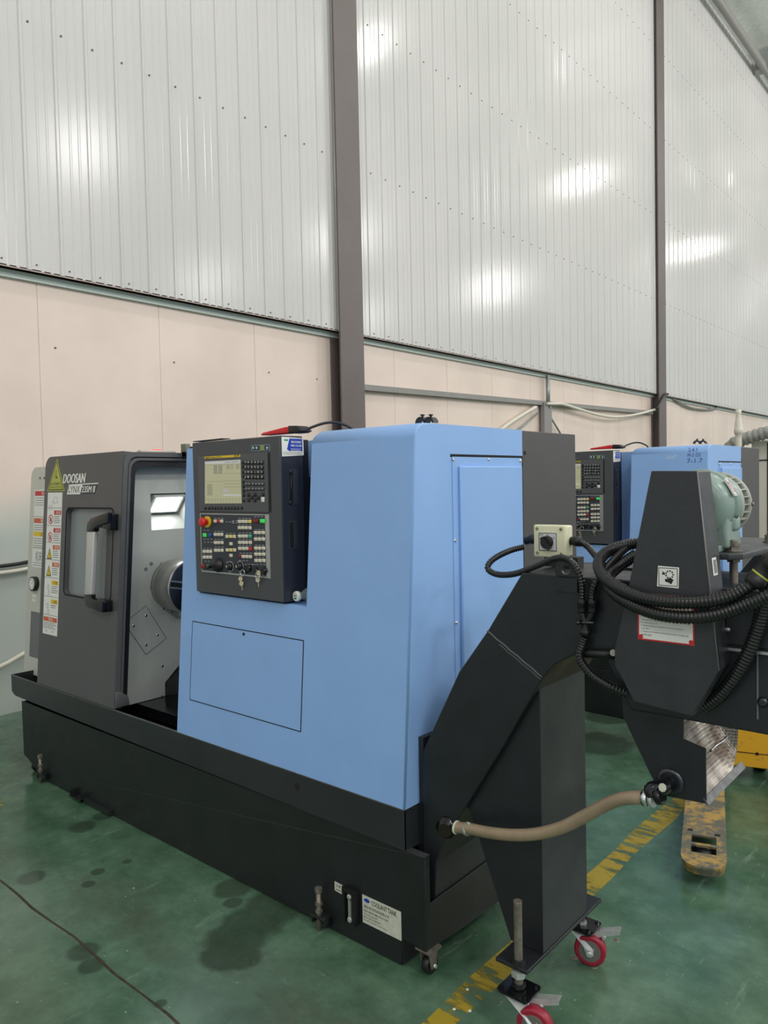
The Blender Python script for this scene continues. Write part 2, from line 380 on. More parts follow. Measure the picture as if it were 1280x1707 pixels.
def spline(pts, step):
    P = [Vector(p) for p in pts]
    if len(P) == 2:
        n = max(2, int((P[1]-P[0]).length/step)); return [P[0].lerp(P[1], i/n) for i in range(n+1)]
    Q = [P[0]*2-P[1]]+P+[P[-1]*2-P[-2]]; raw = []
    for i in range(1, len(Q)-2):
        a, b, c, d = Q[i-1:i+3]
        for k in range(40):
            t = k/40.0
            raw.append(.5*((2*b)+(c-a)*t+(2*a-5*b+4*c-d)*t*t+(3*b-a-3*c+d)*t**3))
    raw.append(P[-1]); out = [raw[0]]; acc = 0
    for i in range(1, len(raw)):
        seg = (raw[i]-raw[i-1]).length
        while acc+seg >= step:
            f = (step-acc)/seg; q = raw[i-1].lerp(raw[i], f); out.append(q); raw[i-1] = q; seg = (raw[i]-q).length; acc = 0
        acc += seg
    out.append(P[-1]); return out

def tag(o, label=None, cat=None, group=None, kind=None):
    if label: o['label'] = label
    if cat: o['category'] = cat
    if group: o['group'] = group
    if kind: o['kind'] = kind
    return o
def thing(name, loc, label, cat, group=None):
    o = bpy.data.objects.new(name, None); o.empty_display_size = .05; COL.objects.link(o); o.location = loc
    ORG[o.name] = Vector(loc); return tag(o, label, cat, group)
def struct(o): o['kind'] = 'structure'; return o
def copy_tree(o, parent=None, off=None, skip=()):
    c = o.copy(); COL.objects.link(c); c.parent = parent
    if off is not None: c.location = o.location+Vector(off)
    for ch in o.children:
        if ch.name.split('.')[0] in skip: continue
        copy_tree(ch, c)
    return c

# drawing on a plane: (a, b) -> o + a*u + b*v + d*n
class Plane:
    def __init__(s, o, u, v, n): s.o, s.u, s.v, s.n = Vector(o), Vector(u), Vector(v), Vector(n).normalized()
    def p(s, a, b, d=0): return s.o+s.u*a+s.v*b+s.n*d
    def hit(s, x, y, d=0):
        r = _ray(x, y); o = s.o+s.n*d; q = CAM+r*(((o-CAM).dot(s.n))/r.dot(s.n))-o
        uu, vv, uv = s.u.dot(s.u), s.v.dot(s.v), s.u.dot(s.v); du, dv = q.dot(s.u), q.dot(s.v); D = uu*vv-uv*uv
        return ((du*vv-dv*uv)/D, (dv*uu-du*uv)/D)
def PY(c): return Plane((0, c, 0), (1, 0, 0), (0, 0, 1), (0, -1, 0))
def PX(c): return Plane((c, 0, 0), (0, 1, 0), (0, 0, 1), (1, 0, 0))
LEAN = .0774
PF = Plane((0, 1.825-.525*LEAN, 0), (1, 0, 0), (0, LEAN, 1), (0, -1, LEAN))   # the machines' leaning front face
def poly(mb, pl, pts, d0=0, d1=.0008):
    mb.prism([pl.p(a, b, d0) for a, b in pts], pl.n*(d1-d0)); return mb
def rect(mb, pl, a0, a1, b0, b1, d0=0, d1=.0008):
    return poly(mb, pl, [(a0, b0), (a1, b0), (a1, b1), (a0, b1)], d0, d1)
def rrect(a0, a1, b0, b1, r, n=5):
    out = []
    for cx, cy, s in ((a1-r, b0+r, -90), (a1-r, b1-r, 0), (a0+r, b1-r, 90), (a0+r, b0+r, 180)):
        for k in range(n+1):
            t = math.radians(s+90*k/n); out.append((cx+r*math.cos(t), cy+r*math.sin(t)))
    return out
def disc(mb, pl, a, b, r, d0, d1, n=20, ry=None):
    ry = ry or r
    return poly(mb, pl, [(a+r*math.cos(2*PI*i/n), b+ry*math.sin(2*PI*i/n)) for i in range(n)], d0, d1)
def ringp(mb, pl, a, b, r0, r1, d0, d1, n=24, asp=1):
    for i in range(n):
        t0, t1 = 2*PI*i/n, 2*PI*(i+1)/n
        poly(mb, pl, [(a+r0*math.cos(t0)*asp, b+r0*math.sin(t0)), (a+r1*math.cos(t0)*asp, b+r1*math.sin(t0)), (a+r1*math.cos(t1)*asp, b+r1*math.sin(t1)), (a+r0*math.cos(t1)*asp, b+r0*math.sin(t1))], d0, d1)
    return mb
TXT = {}
def text_mesh(s, shear=0, bold=0):
    k = (s, shear, bold)
    if k in TXT: return TXT[k]
    c = bpy.data.curves.new('t', 'FONT'); c.body = s; c.size = 1; c.shear = shear; c.offset = bold; c.resolution_u = 2
    o = bpy.data.objects.new('t', c); COL.objects.link(o)
    dg = bpy.context.evaluated_depsgraph_get(); dg.update()
    me = bpy.data.meshes.new_from_object(o.evaluated_get(dg))
    vs = [v.co.copy() for v in me.vertices]; fs = [tuple(p.vertices) for p in me.polygons]
    bpy.data.objects.remove(o); bpy.data.curves.remove(c); bpy.data.meshes.remove(me)
    if vs:
        x0 = min(v.x for v in vs); x1 = max(v.x for v in vs); y0 = min(v.y for v in vs); y1 = max(v.y for v in vs)
    else: x0 = y0 = 0; x1 = y1 = 1
    TXT[k] = (vs, fs, x0, x1, y0, y1); return TXT[k]
def text(mb, pl, s, a0, a1, b0, b1, d=.001, shear=0, bold=0):   # fit into the rectangle
    vs, fs, x0, x1, y0, y1 = text_mesh(s, shear, bold)
    if not vs: return mb
    mb.add([pl.p(a0+(v.x-x0)/(x1-x0)*(a1-a0), b0+(v.y-y0)/(y1-y0)*(b1-b0), d) for v in vs], fs, False); return mb
def lines(mb, pl, a0, a1, b1, n, pitch, h, d=.001, ragged=.25, seed=1, word=.006):
    rnd = random.Random(seed)
    for i in range(n):
        a = a0; end = a1-(a1-a0)*rnd.random()*ragged
        while a < end:
            w = word*(.5+rnd.random()); rect(mb, pl, a, min(a+w, end), b1-i*pitch-h, b1-i*pitch, d-.0002, d); a += w+word*.3
    return mb

# ================================================================== STRUCTURE
g = MB().box(-12, 22, -9, 46, -.2, 0); struct(g.build('floor', M_FLOOR))
# concrete joint running along the aisle
g = MB(); N = 60
top = []; bot = []
for i in range(N+1):
    x = -6+9.0*i/N; y = 1.222-.012*(x+2.4)+.006*math.sin(i*1.7)+.004*math.sin(i*.6)
    w = .0032+.002*abs(math.sin(i*2.3)); top.append((x, y+w, .0006)); bot.append((x, y-w, .0006))
for i in range(N): g.add([bot[i], bot[i+1], top[i+1], top[i]], [(0, 1, 2, 3)])
struct(g.build('trim_1', mat('dirty_joint', (58, 50, 36), .8, var=.5, vscale=40)))

# lower wall of one-metre sandwich panels
g = MB(); XW = -5.48
y = 2.555-12
while y < 46:
    g.box(XW-.1, XW, y+.003, y+.997, 0, 3.14); y += 1.0
g.box(XW-.1, XW-.004, -9.4, 46, 0, 3.14)
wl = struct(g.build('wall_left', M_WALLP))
for x, y in ((92, 580), (290, 604), (448, 621), (528, 632), (1150, 707)):
    p = atX(x, y, XW); MB().cyl(p, p+Vector((.004, 0, 0)), .008, 8).build('panel_screw', mat('dull_screw', (96, 90, 84), .5), wl)
# upper profiled sheet
g = MB(); XS = -5.385; y = -9.0; k = 0; prof = []
ph = .24; y = 2.447-.24*47
while y < 45.9:
    prof += [(y+.0, XS), (y+.006, XS+.010), (y+.024, XS+.010), (y+.036, XS), (y+.102, XS), (y+.108, XS+.003), (y+.118, XS+.003), (y+.124, XS), (y+.170, XS), (y+.176, XS+.003), (y+.186, XS+.003), (y+.192, XS)]
    y += ph
prof.append((y, XS))
vs = [(x, yy, 3.12) for yy, x in prof]+[(x, yy, 11.62) for yy, x in prof]; n = len(prof)
g.add(vs, [(i, i+1, i+1+n, i+n) for i in range(n-1)])
g.box(XS-.06, XS-.05, -9, 46, 3.12, 11.6)
up = g.build('wall_left_upper', M_SHEET, fixn=False); struct(up)
g = MB()
for z in (3.165, 4.85, 6.385, 7.9, 9.45, 10.95):
    yy = 2.447-.24*20+.07
    while yy < 26:
        g.cyl((XS, yy, z), (XS+.008, yy, z), .0075 if z > 3.3 else .006, 6, smooth=False); yy += ph
sc = g.build('sheet_screws', mat('dull_screw', (96, 90, 84), .5), up); sc['kind'] = 'stuff'
g = MB().box(XS-.05, XS+.004, -9, 46, 3.112, 3.122); g.cur = 0; g.box(XW, XS, -9, 46, 3.112, 3.13)
struct(g.build('trim_2', M_SOFF))
g = MB().box(XW, XW+.03, -9, 46, 3.062, 3.112); struct(g.build('trim_3', M_TRIMG))
# end wall and the far side stay open to the rest of the hall
# roof: insulation blanket over purlins
g = MB(); nx, ny = 40, 120
for i in range(nx+1):
    for j in range(ny+1):
        x = -5.6+27*i/nx; y = -9+55*j/ny
        g.v.append(Vector((x, y, 11.72+(x+5.6)*.09+.10*abs(math.sin(y*PI/1.5))+.02*math.sin(i*3.1+j*1.3))))
for i in range(nx):
    for j in range(ny):
        a = i*(ny+1)+j; g.f.append([a, a+1, a+ny+2, a+ny+1]); g.m.append(0); g.sm.append(True)
ce = struct(g.build('ceiling', M_FOIL))
g = MB(); g.cyl((-5.12, -9, 11.42), (-5.12, 46, 11.42), .085, 14)
struct(g.build('trim_4', M_GREYRAIL))
g = MB()
y = -5.3
while y < 45:
    g.prism([(-5.3, y, 11.35), (21, y, 13.75), (21, y, 14.1), (-5.3, y, 11.7)], (0, .28, 0)); y += 4.25
struct(g.build('trim_5', mat('roof_beam_paint', (150, 152, 150), .6)))

def column(name, y0, label):
    t = thing(name, (-5.4, y0+.17, 0), label, 'column', 'steel columns against the wall')
    MB().box(-5.335, -5.315, y0, y0+.345, 0, 11.5).build('flange', M_STCOL, t)
    MB().box(-5.475, -5.335, y0+.13, y0+.145, 0, 11.4).build('web', M_STCOL, t)
    MB().box(-5.478, -5.46, y0+.01, y0+.335, 0, 3.05).build('flange', M_STCOL, t)
    return t
column('steel_column', 5.53, 'brown steel column rising behind the nearer blue machine, left one of two')
column('steel_column', 13.98, 'brown steel column rising behind the farther blue machine, right one of two')
t = thing('wall_rail', (-5.42, 10, 2.7), 'grey horizontal steel rail on cream wall between two brown columns', 'rail')
a = atX(600, 645.5, -5.44); b = atX(1086, 688, -5.44)
MB().prism([a+Vector((-.03, 0, -.03)), a+Vector((.03, 0, -.03)), a+Vector((.03, 0, .03)), a+Vector((-.03, 0, .03))], b-a).build('rail', M_GREYRAIL, t)
t = thing('wall_post', (-5.42, 9.9, 0), 'grey steel post with diagonal braces against cream wall', 'post')
MB().box(-5.44, -5.38, 9.78, 10.0, 0, 2.68).build('post', mat('grey_post_paint', (140, 136, 136), .55), t)
MB().cyl((-5.40, 9.93, 2.6), (-5.40, 9.93, 3.08), .03, 12).build('pipe', M_GALV, t)
for p, q in (((897, 688), (858, 722)), ((912, 686), (936, 726))):
    MB().cyl(atX(*p, -5.43), atX(*q, -5.43), .014, 8).build('brace', M_GALV, t)
def wallcable(name, pts, r, m, label, cat='cable', X=-5.43):
    g = MB().tube([atX(x, y, X) for x, y in pts], r, 8, step=.06); o = g.build(name, m, at=atX(*pts[0], X)); return tag(o, label, cat)
wallcable('cable', [(893, 679), (885, 683), (862, 697), (838, 714), (815, 735)], .028, M_PIPEW, 'thick white cable sagging from grey post down behind blue machine')
wallcable('cable', [(912, 673), (925, 673), (940, 674), (965, 682), (1000, 692), (1030, 695), (1065, 690), (1094, 682)], .022, M_PIPEW, 'white cable drooping between grey post and right brown column', X=-5.36)
wallcable('cable', [(1094, 682), (1101, 668), (1108, 658), (1113, 657)], .022, M_CABLEK, 'dark cable bent over the right brown column', X=-5.29)
wallcable('cable', [(1113, 658), (1128, 668), (1150, 679), (1175, 683), (1193, 681), (1198, 678), (1225, 683)], .022, M_GREYRAIL, 'grey cable looping on the wall right of brown columns')
wallcable('cable', [(-60, 949), (0, 944), (30, 940), (46, 937), (120, 927)], .013, M_CABLEK, 'black cable running along lower wall at far left')
wallcable('conduit', [(-60, 961), (0, 955), (30, 951), (46, 948), (120, 938)], .014, M_PIPEW, 'white conduit on lower wall just beneath the black cable', 'conduit')
wallcable('conduit', [(-30, 1124), (0, 1111), (20, 1101), (38, 1090), (80, 1070)], .016, M_PIPEW, 'white pipe sloping near the wall foot at far left', 'pipe')

# cream cabinet, PVC riser and duct behind the farther machine
t = thing('cream_cabinet', (-1.4, 8.0, 0), 'cream cabinet standing behind the farther machine at right edge', 'cabinet')
a = atY(1252, 735, 7.5)
MB().box(a.x, a.x+1.1, 7.5, 8.4, .02, a.z).build('body', M_CREAMC, t, bevel=.01)
q = atY(1279, 745, 7.5).x; MB().box(q, q+.012, 7.492, 7.5, .1, a.z-.02).build('door_gap', M_GAP, t)
MB().box(a.x+.05, q, 7.492, 7.5, 1.70, 1.71).build('vent', M_GAP, t)
p0 = atY(1231, 760, 7.2)
g = MB(); z1 = atY(1233, 683, 7.2).z
g.lathe((p0.x, 7.2, .0), (0, 0, 1), [(0, .027), (1.90, .027), (1.94, .030), (1.945, .037), (1.98, .038), (1.99, .034), (2.03, .032), (2.07, .025), (z1-.04, .021), (z1-.03, .024), (z1, .024)], 16)
o = g.build('plastic_pipe', M_PIPEW, at=(p0.x, 7.2, .1)); tag(o, 'cream plastic riser pipe with flared coupling behind the farther machine', 'pipe')
g = MB(); pts = [atY(1208, 775, 7.4), atY(1218, 745, 7.4), atY(1232, 736, 7.4), atY(1250, 729, 7.4), atY(1280, 721, 7.4), atY(1320, 717, 7.4)]
g.tube(pts, .06, 14, rf=lambda i: .054+.008*((i//2) % 2)+.002*math.sin(i*.7), step=.012)
o = g.build('flexible_duct', mat('grey_flexible_duct', (150, 150, 145), .5, var=.25, vscale=20), at=pts[0]); tag(o, 'grey ribbed flexible duct arching over the farther machine at right', 'duct')

# ================================================================== CNC LATHE
def screws(parent, pl, pts, m, r=.006, d=.003, name='screw'):
    for a, b in pts:
        MB().lathe(pl.p(a, b), pl.n, [(0, r), (d*.6, r*.95), (d, r*.6)], 12).build(name, m, parent)
L = thing('cnc_lathe', (-2.9, 2.4, 0), 'blue and charcoal lathe in the foreground with open door and lit interior', 'machine', 'blue lathes')
YB = 3.04
# --- blue cover
g = MB()
def fy(z, off=0): return 1.825+(z-.525)*LEAN+off
# main right block with rounded shoulders
bm = bmesh.new()
def hull_block(x0, x1, z0, z1, yb):
    vs = [(x0, fy(z0), z0), (x1, fy(z0), z0), (x1, yb, z0), (x0, yb, z0), (x0, fy(z1), z1), (x1, fy(z1), z1), (x1, yb, z1), (x0, yb, z1)]
    bv = [bm.verts.new(v) for v in vs]
    for f in [(0, 3, 2, 1), (4, 5, 6, 7), (0, 1, 5, 4), (1, 2, 6, 5), (2, 3, 7, 6), (3, 0, 4, 7)]: bm.faces.new([bv[i] for i in f])
    return bv
bv = hull_block(-2.0, -1.52, .525, 1.764, 2.585)
def edge(a, b): return [e for e in bv[a].link_edges if e.other_vert(bv[a]) is bv[b]][0]
bmesh.ops.bevel(bm, geom=[edge(4, 5), edge(7, 4)], offset=.045, segments=8, profile=.5, affect='EDGES')
bm.edges.ensure_lookup_table()
es = [e for e in bm.edges if abs(e.verts[0].co.x+1.52) < 1e-4 and abs(e.verts[1].co.x+1.52) < 1e-4 and (max(e.verts[0].co.y, e.verts[1].co.y) < 2.1)]
bmesh.ops.bevel(bm, geom=es, offset=.006, segments=3, profile=.5, affect='EDGES')
for f in bm.faces: f.smooth = f.calc_area() < .05 and f.calc_area() > 0
bm.normal_update()
vs0 = [v.co.copy() for v in bm.verts]; bm.verts.index_update(); fs0 = [tuple(v.index for v in f.verts) for f in bm.faces]; sm0 = [f.smooth for f in bm.faces]; bm.free()
g = MB(); g.add(vs0, fs0)
for i, s_ in enumerate(sm0): g.sm[i] = s_
blue = g.build('side_cover', M_BLUE, L)
g = MB()
g.prism([(-2.775, fy(.525), .525), (-2.775, fy(1.128), 1.128), (-2.775, 2.15, 1.128), (-2.775, 2.15, .525)], (.775, 0, 0))
g.prism([(-2.775, fy(1.128), 1.128), (-2.775, fy(1.735), 1.735), (-2.775, 2.15, 1.735), (-2.775, 2.15, 1.128)], (.128, 0, 0))
g.box(-2.775, -2.0, 2.10, 2.6, 1.0, 1.745)
g.build('front_cover', M_BLUE, L)
# fine groove around the front hatch, lock
def outline(mb, pl, a0, a1, b0, b1, w, d0=0, d1=.0006):
    rect(mb, pl, a0, a1, b0-w/2, b0+w/2, d0, d1); rect(mb, pl, a0, a1, b1-w/2, b1+w/2, d0, d1)
    rect(mb, pl, a0-w/2, a0+w/2, b0, b1, d0, d1); rect(mb, pl, a1-w/2, a1+w/2, b0, b1, d0, d1); return mb
h = MB(); rect(h, PF, -2.688, -2.012, .680, 1.003, .0, .0015)
hatch = h.build('hatch', M_BLUE, L)
g = MB(); outline(g, PF, -2.69, -2.01, .678, 1.005, .0035, 0, .0012); g.build('gap', M_GAP, hatch)
a, b = PF.hit(407, 1057); g = MB().cyl(PF.p(a, b, 0), PF.p(a, b, .004), .006, 14); g.build('lock', M_INK, hatch)
# side access panel
X1 = PX(-1.52)
g = MB(); rect(g, X1, 2.115, 2.574, .56, 1.655, 0, .003)
ap = g.build('access_panel', M_BLUE, L)
g = MB(); rect(g, X1, 2.107, 2.582, 1.654, 1.664, -.002, .0012); rect(g, X1, 2.574, 2.585, .56, 1.66, -.002, .0012); g.build('gap', M_GAP, ap)
g = MB(); rect(g, X1, 2.148, 2.560, .58, 1.622, .003, .014); g.build('raised_field', M_BLUE, ap, bevel=.003)
screws(ap, X1, [X1.hit(x, y) for x, y in ((754, 766), (813, 766), (866, 768), (867, 888), (757, 901), (759, 1038))], M_CHROME, .0065, .008)
# writing side: dark cabinet behind
g = MB().box(-2.7, -1.524, 2.59, YB, .35, 1.763); cab = g.build('electrical_cabinet', M_DARKCAB, L, bevel=.003)
a, b = X1.hit(876, 755); g = MB(); disc(g, PX(-1.524), a, b, .008, 0, .001, 14); g.build('hole', M_GAP, cab)
g = MB(); rect(g, PX(-1.524), 2.583, 2.592, .4, 1.76, -.001, .001); g.build('gap', M_GAP, cab)
# cable clamps on the roof
for px in (700, 714):
    c = atY(px, 708, 2.12); g = MB(); r1_, r2_ = .022, .014
    pr = [(c.x+r1_*math.cos(t), c.y, c.z+.006+r1_*math.sin(t)) for t in [PI*k/10 for k in range(11)]]+[(c.x+r2_*math.cos(t), c.y, c.z+.006+r2_*math.sin(t)) for t in [PI*k/10 for k in range(10, -1, -1)]]
    g.prism(pr, (0, .03, 0)); g.cyl((c.x, c.y+.015, c.z+.026), (c.x, c.y+.015, c.z+.036), .004, 8); g.cyl((c.x, c.y+.015, c.z+.033), (c.x, c.y+.015, c.z+.037), .0085, 8)
    g.build('cable_clamp', M_BLACK, L)
# black sheet flange where the conveyor enters
g = MB().box(-1.53, -1.50, 1.903, 2.30, .30, .742); g.build('conveyor_port', M_CONV, L)

# --- chip pan
pan = MB(); pan.cur = 0
pp = [(-4.41, .527), (-1.522, .523), (-1.522, .392), (-4.36, .412), (-4.392, .420), (-4.41, .437)]
pan.prism([(x, 1.826, z) for x, z in pp], (0, .006, 0))
pan.prism([(-1.522, 1.826, .523), (-1.522, 2.6, .523), (-1.522, 2.6, .36), (-1.522, 1.826, .39)], (-.006, 0, 0))
pan.box(-4.41, -4.404, 1.826, 2.95, .43, .527)
pan.box(-4.39, -1.53, 1.84, 2.95, .412, .418)
pano = pan.build('chip_pan', M_PAN, L, bevel=.0015)
g = MB(); rect(g, PY(1.826), -4.41, -1.522, .5225, .5265, -.006, .0012); g.build('rim', mat('worn_rim', (92, 92, 90), .4, var=.3, vscale=30), pano)
a, b = PY(1.826).hit(495, 1311); g = MB(); disc(g, PY(1.826), a, b, .012, 0, .0015, 16); g.build('drain_hole', mat('hole_brown', (30, 18, 18), .7), pano)
g = MB().box(-4.35, -1.56, 2.40, YB, .0, .40).box(-4.35, -2.78, 2.45, YB, .4, .60).build('machine_base', M_TANK, L)
# sloped black bed inside
g = MB().prism([(-3.377, 2.16, .49), (-3.377, 2.165, .57), (-3.377, 2.45, .80), (-3.377, 2.95, .80), (-3.377, 2.95, .49)], (.62, 0, 0))
g.box(-3.4, -2.76, 2.0, 2.95, .45, .50)
g.build('bed_casting', M_BLACKG, L)

# --- inner grey wall with lamp niche
XI = -3.38; PI_ = PX(XI)
g = MB()
ya, yb, za, zb = 2.112, 2.337, 1.356, 1.541; yw = 2.95; zt = 1.70; y0 = 1.93
def q(pts): poly(g, PI_, pts, -.004, 0)
q([(y0, zb), (yw, zb), (yw, zt), (y0, zt)]); q([(y0-.012, za), (ya, za), (ya, zb), (y0, zb)]); q([(yb, za), (yw, za), (yw, zb), (yb, zb)])
q([(1.895, .503), (2.160, .503), (2.160, .570), (2.42, .79), (yw, 1.0), (yw, za), (y0-.012, za)])
iw = g.build('inner_wall', M_LGREY, L)
g = MB(); XN = -3.50
g.add([(XI, ya, za), (XI, yb, za), (XN, yb, 1.44), (XN, ya, 1.44)], [(0, 1, 2, 3)])
g.add([(XI, ya, zb), (XI, yb, zb), (XN, yb, 1.54), (XN, ya, 1.54)], [(0, 1, 2, 3)])
g.add([(XI, ya, za), (XN, ya, 1.44), (XN, ya, 1.54), (XI, ya, zb)], [(0, 1, 2, 3)])
g.add([(XI, yb, za), (XN, yb, 1.44), (XN, yb, 1.54), (XI, yb, zb)], [(0, 1, 2, 3)])
g.add([(XN, ya, 1.44), (XN, yb, 1.44), (XN, yb, 1.54), (XN, ya, 1.54)], [(0, 1, 2, 3)])
ni = g.build('lamp_niche', M_LGREY, iw, fixn=False)
c4 = [Vector((-3.46, 2.150, 1.446)), Vector((-3.46, 2.312, 1.446)), Vector((-3.392, 2.312, 1.522)), Vector((-3.392, 2.150, 1.522))]
nn = (c4[1]-c4[0]).cross(c4[3]-c4[0]).normalized()
if nn.x < 0: nn = -nn
cc = sum(c4, Vector())/4
g = MB(); g.prism([cc+(v-cc)*1.14-nn*.03 for v in c4], nn*.032); g.build('lamp_housing', M_LGREY, iw)
g = MB(); g.prism([cc+(v-cc)*.94+nn*.0025 for v in c4], nn*.002); g.build('work_lamp', M_LIT, iw)
screws(iw, PI_, [PI_.hit(x, y) for x, y in ((215, 776), (299, 780), (243, 1026), (222, 1043), (262, 1058), (243, 1075), (270, 1110), (271, 1014), (284, 1019), (302, 1082))], M_CHROME, .008, .006)
for x, y, r in ((252, 940, .010), (243, 949, .010), (268, 939, .004), (218, 943, .003), (250, 980, .003), (311, 790, .004), (198, 1172, .005), (270, 1160, .004)):
    a, b = PI_.hit(x, y); disc(MB(), PI_, a, b, r, 0, .001, 12).build('hole', M_INKG, iw)
g = MB(); dp = [PI_.hit(x, y) for x, y in ((207, 1038), (243, 1010), (277, 1064), (243, 1091))]
poly(g, PI_, dp, 0, .0015); g.build('cover_plate', M_LGREY, iw)
g = MB()
for i in range(4):
    p0, p1 = dp[i], dp[(i+1) % 4]; d = Vector((p1[0]-p0[0], p1[1]-p0[1])).normalized()*.0015; n2 = (-d.y, d.x)
    poly(g, PI_, [(p0[0]-n2[0], p0[1]-n2[1]), (p1[0]-n2[0], p1[1]-n2[1]), (p1[0]+n2[0], p1[1]+n2[1]), (p0[0]+n2[0], p0[1]+n2[1])], 0, .002)
g.build('plate_edge', M_INKG, iw)
# chuck
cy, cz = 2.222, 1.071
g = MB(); g.lathe((XI, cy, cz), (1, 0, 0), [(0, .126), (.028, .126), (.030, .122), (.034, .122), (.036, .132), (.165, .134), (.170, .131)], 48)
ch = g.build('chuck', M_STEEL, L)
g = MB(); g.lathe((XI+.170, cy, cz), (1, 0, 0), [(0, .131), (.004, .128), (.004, .03), (.0041, .001)], 48, caps=False); g.build('chuck_face', M_STEELD, ch)
PCH = PX(XI+.174)
for k in range(3):
    t = math.radians(168+120*k); d = Vector((math.cos(t), math.sin(t))); n2 = Vector((-d.y, d.x)); g = MB()
    for off, w, h, m_ in ((0, .02, .003, 0),):
        poly(g, PCH, [tuple(Vector((cy, cz))+d*r+n2*s) for r, s in ((.03, -w), (.128, -w), (.128, w), (.03, w))], 0, h)
    g.build('jaw_guide', M_ALU, ch)
    g = MB(); poly(g, PCH, [tuple(Vector((cy, cz))+d*r+n2*s) for r, s in ((.03, -.011), (.129, -.011), (.129, .011), (.03, .011))], .003, .0045); g.build('jaw_slot', M_GAP, ch)
for k in range(3):
    t = math.radians(228+120*k); g = MB(); a = cy+.088*math.cos(t); b = cz+.088*math.sin(t)
    disc(g, PCH, a, b, .013, 0, .001, 16); g.build('bolt_hole', M_GAP, ch)
g = MB().box(XI, XI+.03, 2.245, 2.285, .90, .945); g.build('coolant_block', M_LGREY, iw, bevel=.004)

# --- sliding door
D0, D1 = -4.085, -3.292; DB, DT = .530, 1.748
g = MB()
wv = [(-3.825, 1.03), (-3.35, 1.03), (-3.35, 1.472), (-3.825, 1.472)]
wr = rrect(-3.825, -3.36, 1.03, 1.472, .035, 5)
outer = []
outer += [(D0, DB), (D1, DB), (D1, DT)]
for k in range(7):
    t = math.radians(90+15*k); outer.append((D0+.07+.07*math.cos(t), DT-.07+.07*math.sin(t)))
# face built as strips round the window so that the opening is real
def strip(pts, d0=-.04, d1=0.0): poly(g, PF, pts, d0, d1)
strip([(D0, DB), (D1, DB), (D1, 1.03), (D0, 1.03)]); strip([(D0, 1.03), (-3.825, 1.03), (-3.825, 1.472), (D0, 1.472)]); strip([(-3.36, 1.03), (D1, 1.03), (D1, 1.472), (-3.36, 1.472)])
tp = [(D0, 1.472), (D1, 1.472), (D1, DT)]+[(D0+.06+.06*math.cos(math.radians(90+15*k)), DT-.06+.06*math.sin(math.radians(90+15*k))) for k in range(7)]
strip(tp)
# rounded window corners
for sx, sz, cx_, cz_ in ((1, 1, -3.825, 1.03), (-1, 1, -3.36, 1.03), (-1, -1, -3.36, 1.472), (1, -1, -3.825, 1.472)):
    r = .03; strip([(cx_, cz_)]+[(cx_+sx*(r-r*math.sin(t)), cz_+sz*(r-r*math.cos(t))) for t in [PI/2*k/5 for k in range(6)]], -.039, -.0002)
door = g.build('door', M_CHAR, L)
g = MB(); rect(g, PF, -3.83, -3.355, 1.025, 1.477, -.030, -.026); g.build('window_pane', M_GLASS, door)
g = MB(); ro = rrect(-3.832, -3.353, 1.023, 1.479, .034, 5); ri = rrect(-3.825, -3.36, 1.03, 1.472, .030, 5)
for i in range(len(ro)):
    j = (i+1) % len(ro); poly(g, PF, [ro[i], ro[j], ri[j], ri[i]], -.001, .0012)
g.build('window_gasket', M_GAP, door)
# door edge frame: the open side of the door, seen as a thick rounded frame
def frame_path(inset, y_in):  # profile in YZ with inset from front/top
    pts = []
    z0 = .532; zt_ = DT-inset-.004; r = .05
    pts.append((fy(z0, .002)+inset, z0))
    pts.append((fy(zt_-r, .002)+inset, zt_-r))
    for k in range(1, 8):
        t = PI/2*k/8; pts.append((fy(zt_-r, .002)+inset+r*(1-math.cos(t)), zt_-r+r*math.sin(t)))
    pts.append((fy(zt_, .002)+inset+r, zt_)); pts.append((yw, zt_)); return pts
def fband(i0, i1, x0, x1, name, m, par):
    A = frame_path(i0, 0); B = frame_path(i1, 0); g = MB()
    for k in range(len(A)-1):
        g.prism([(x0, *A[k]), (x0, *A[k+1]), (x0, *B[k+1]), (x0, *B[k])], (x1-x0, 0, 0))
    return g.build(name, m, par)
fr = fband(0, .022, -3.42, -3.286, 'door_edge_frame', M_CHAR, door)
fband(.022, .028, -3.42, -3.293, 'seal_groove', M_GAP, door)
fband(.028, .040, -3.42, -3.288, 'inner_rail', M_CHAR, door)
fband(.040, .070, -3.42, -3.300, 'seal', M_BLACK, door)
g = MB().prism([(-3.36, fy(.532)+.002, .532), (-3.36, fy(.61)+.002, .61), (-3.36, 1.855, .61), (-3.36, 1.90, .575), (-3.36, 1.905, .532)], (.078, 0, 0)); g.build('lower_bracket', M_CHAR, door, bevel=.006)
g = MB().box(-3.9, -3.29, 1.92, 2.95, DT-.022, DT-.004); g.build('top_cover', M_CHAR, door)
# handle
hp = [PF.hit(x, y, .045) for x, y in ((150, 882), (152, 872), (160, 868), (176, 862))]
g = MB()
ax = -3.575; bx = -3.405
top_pts = [PF.p(ax, 1.335, .055), PF.p(ax, 1.385, .055), PF.p(ax+.012, 1.408, .055), PF.p(ax+.045, 1.420, .052), PF.p(ax+.12, 1.438, .045), PF.p(bx, 1.445, .012)]
bot_pts = [PF.p(ax, 1.075, .055), PF.p(ax, 1.03, .055), PF.p(ax+.012, 1.005, .055), PF.p(ax+.045, .99, .052), PF.p(ax+.12, .982, .045), PF.p(bx, .975, .012)]
def hpoly(px, d0, d1): return poly(MB(), PF, [PF.hit(x, y, .05) for x, y in px], d0, d1)
hpoly(((146, 886), (147, 872), (153, 864), (181, 854), (181, 872), (164, 877), (159, 881), (158, 886)), .028, .058).build('door_handle', M_BLACKG, door, bevel=.004, seg=3)
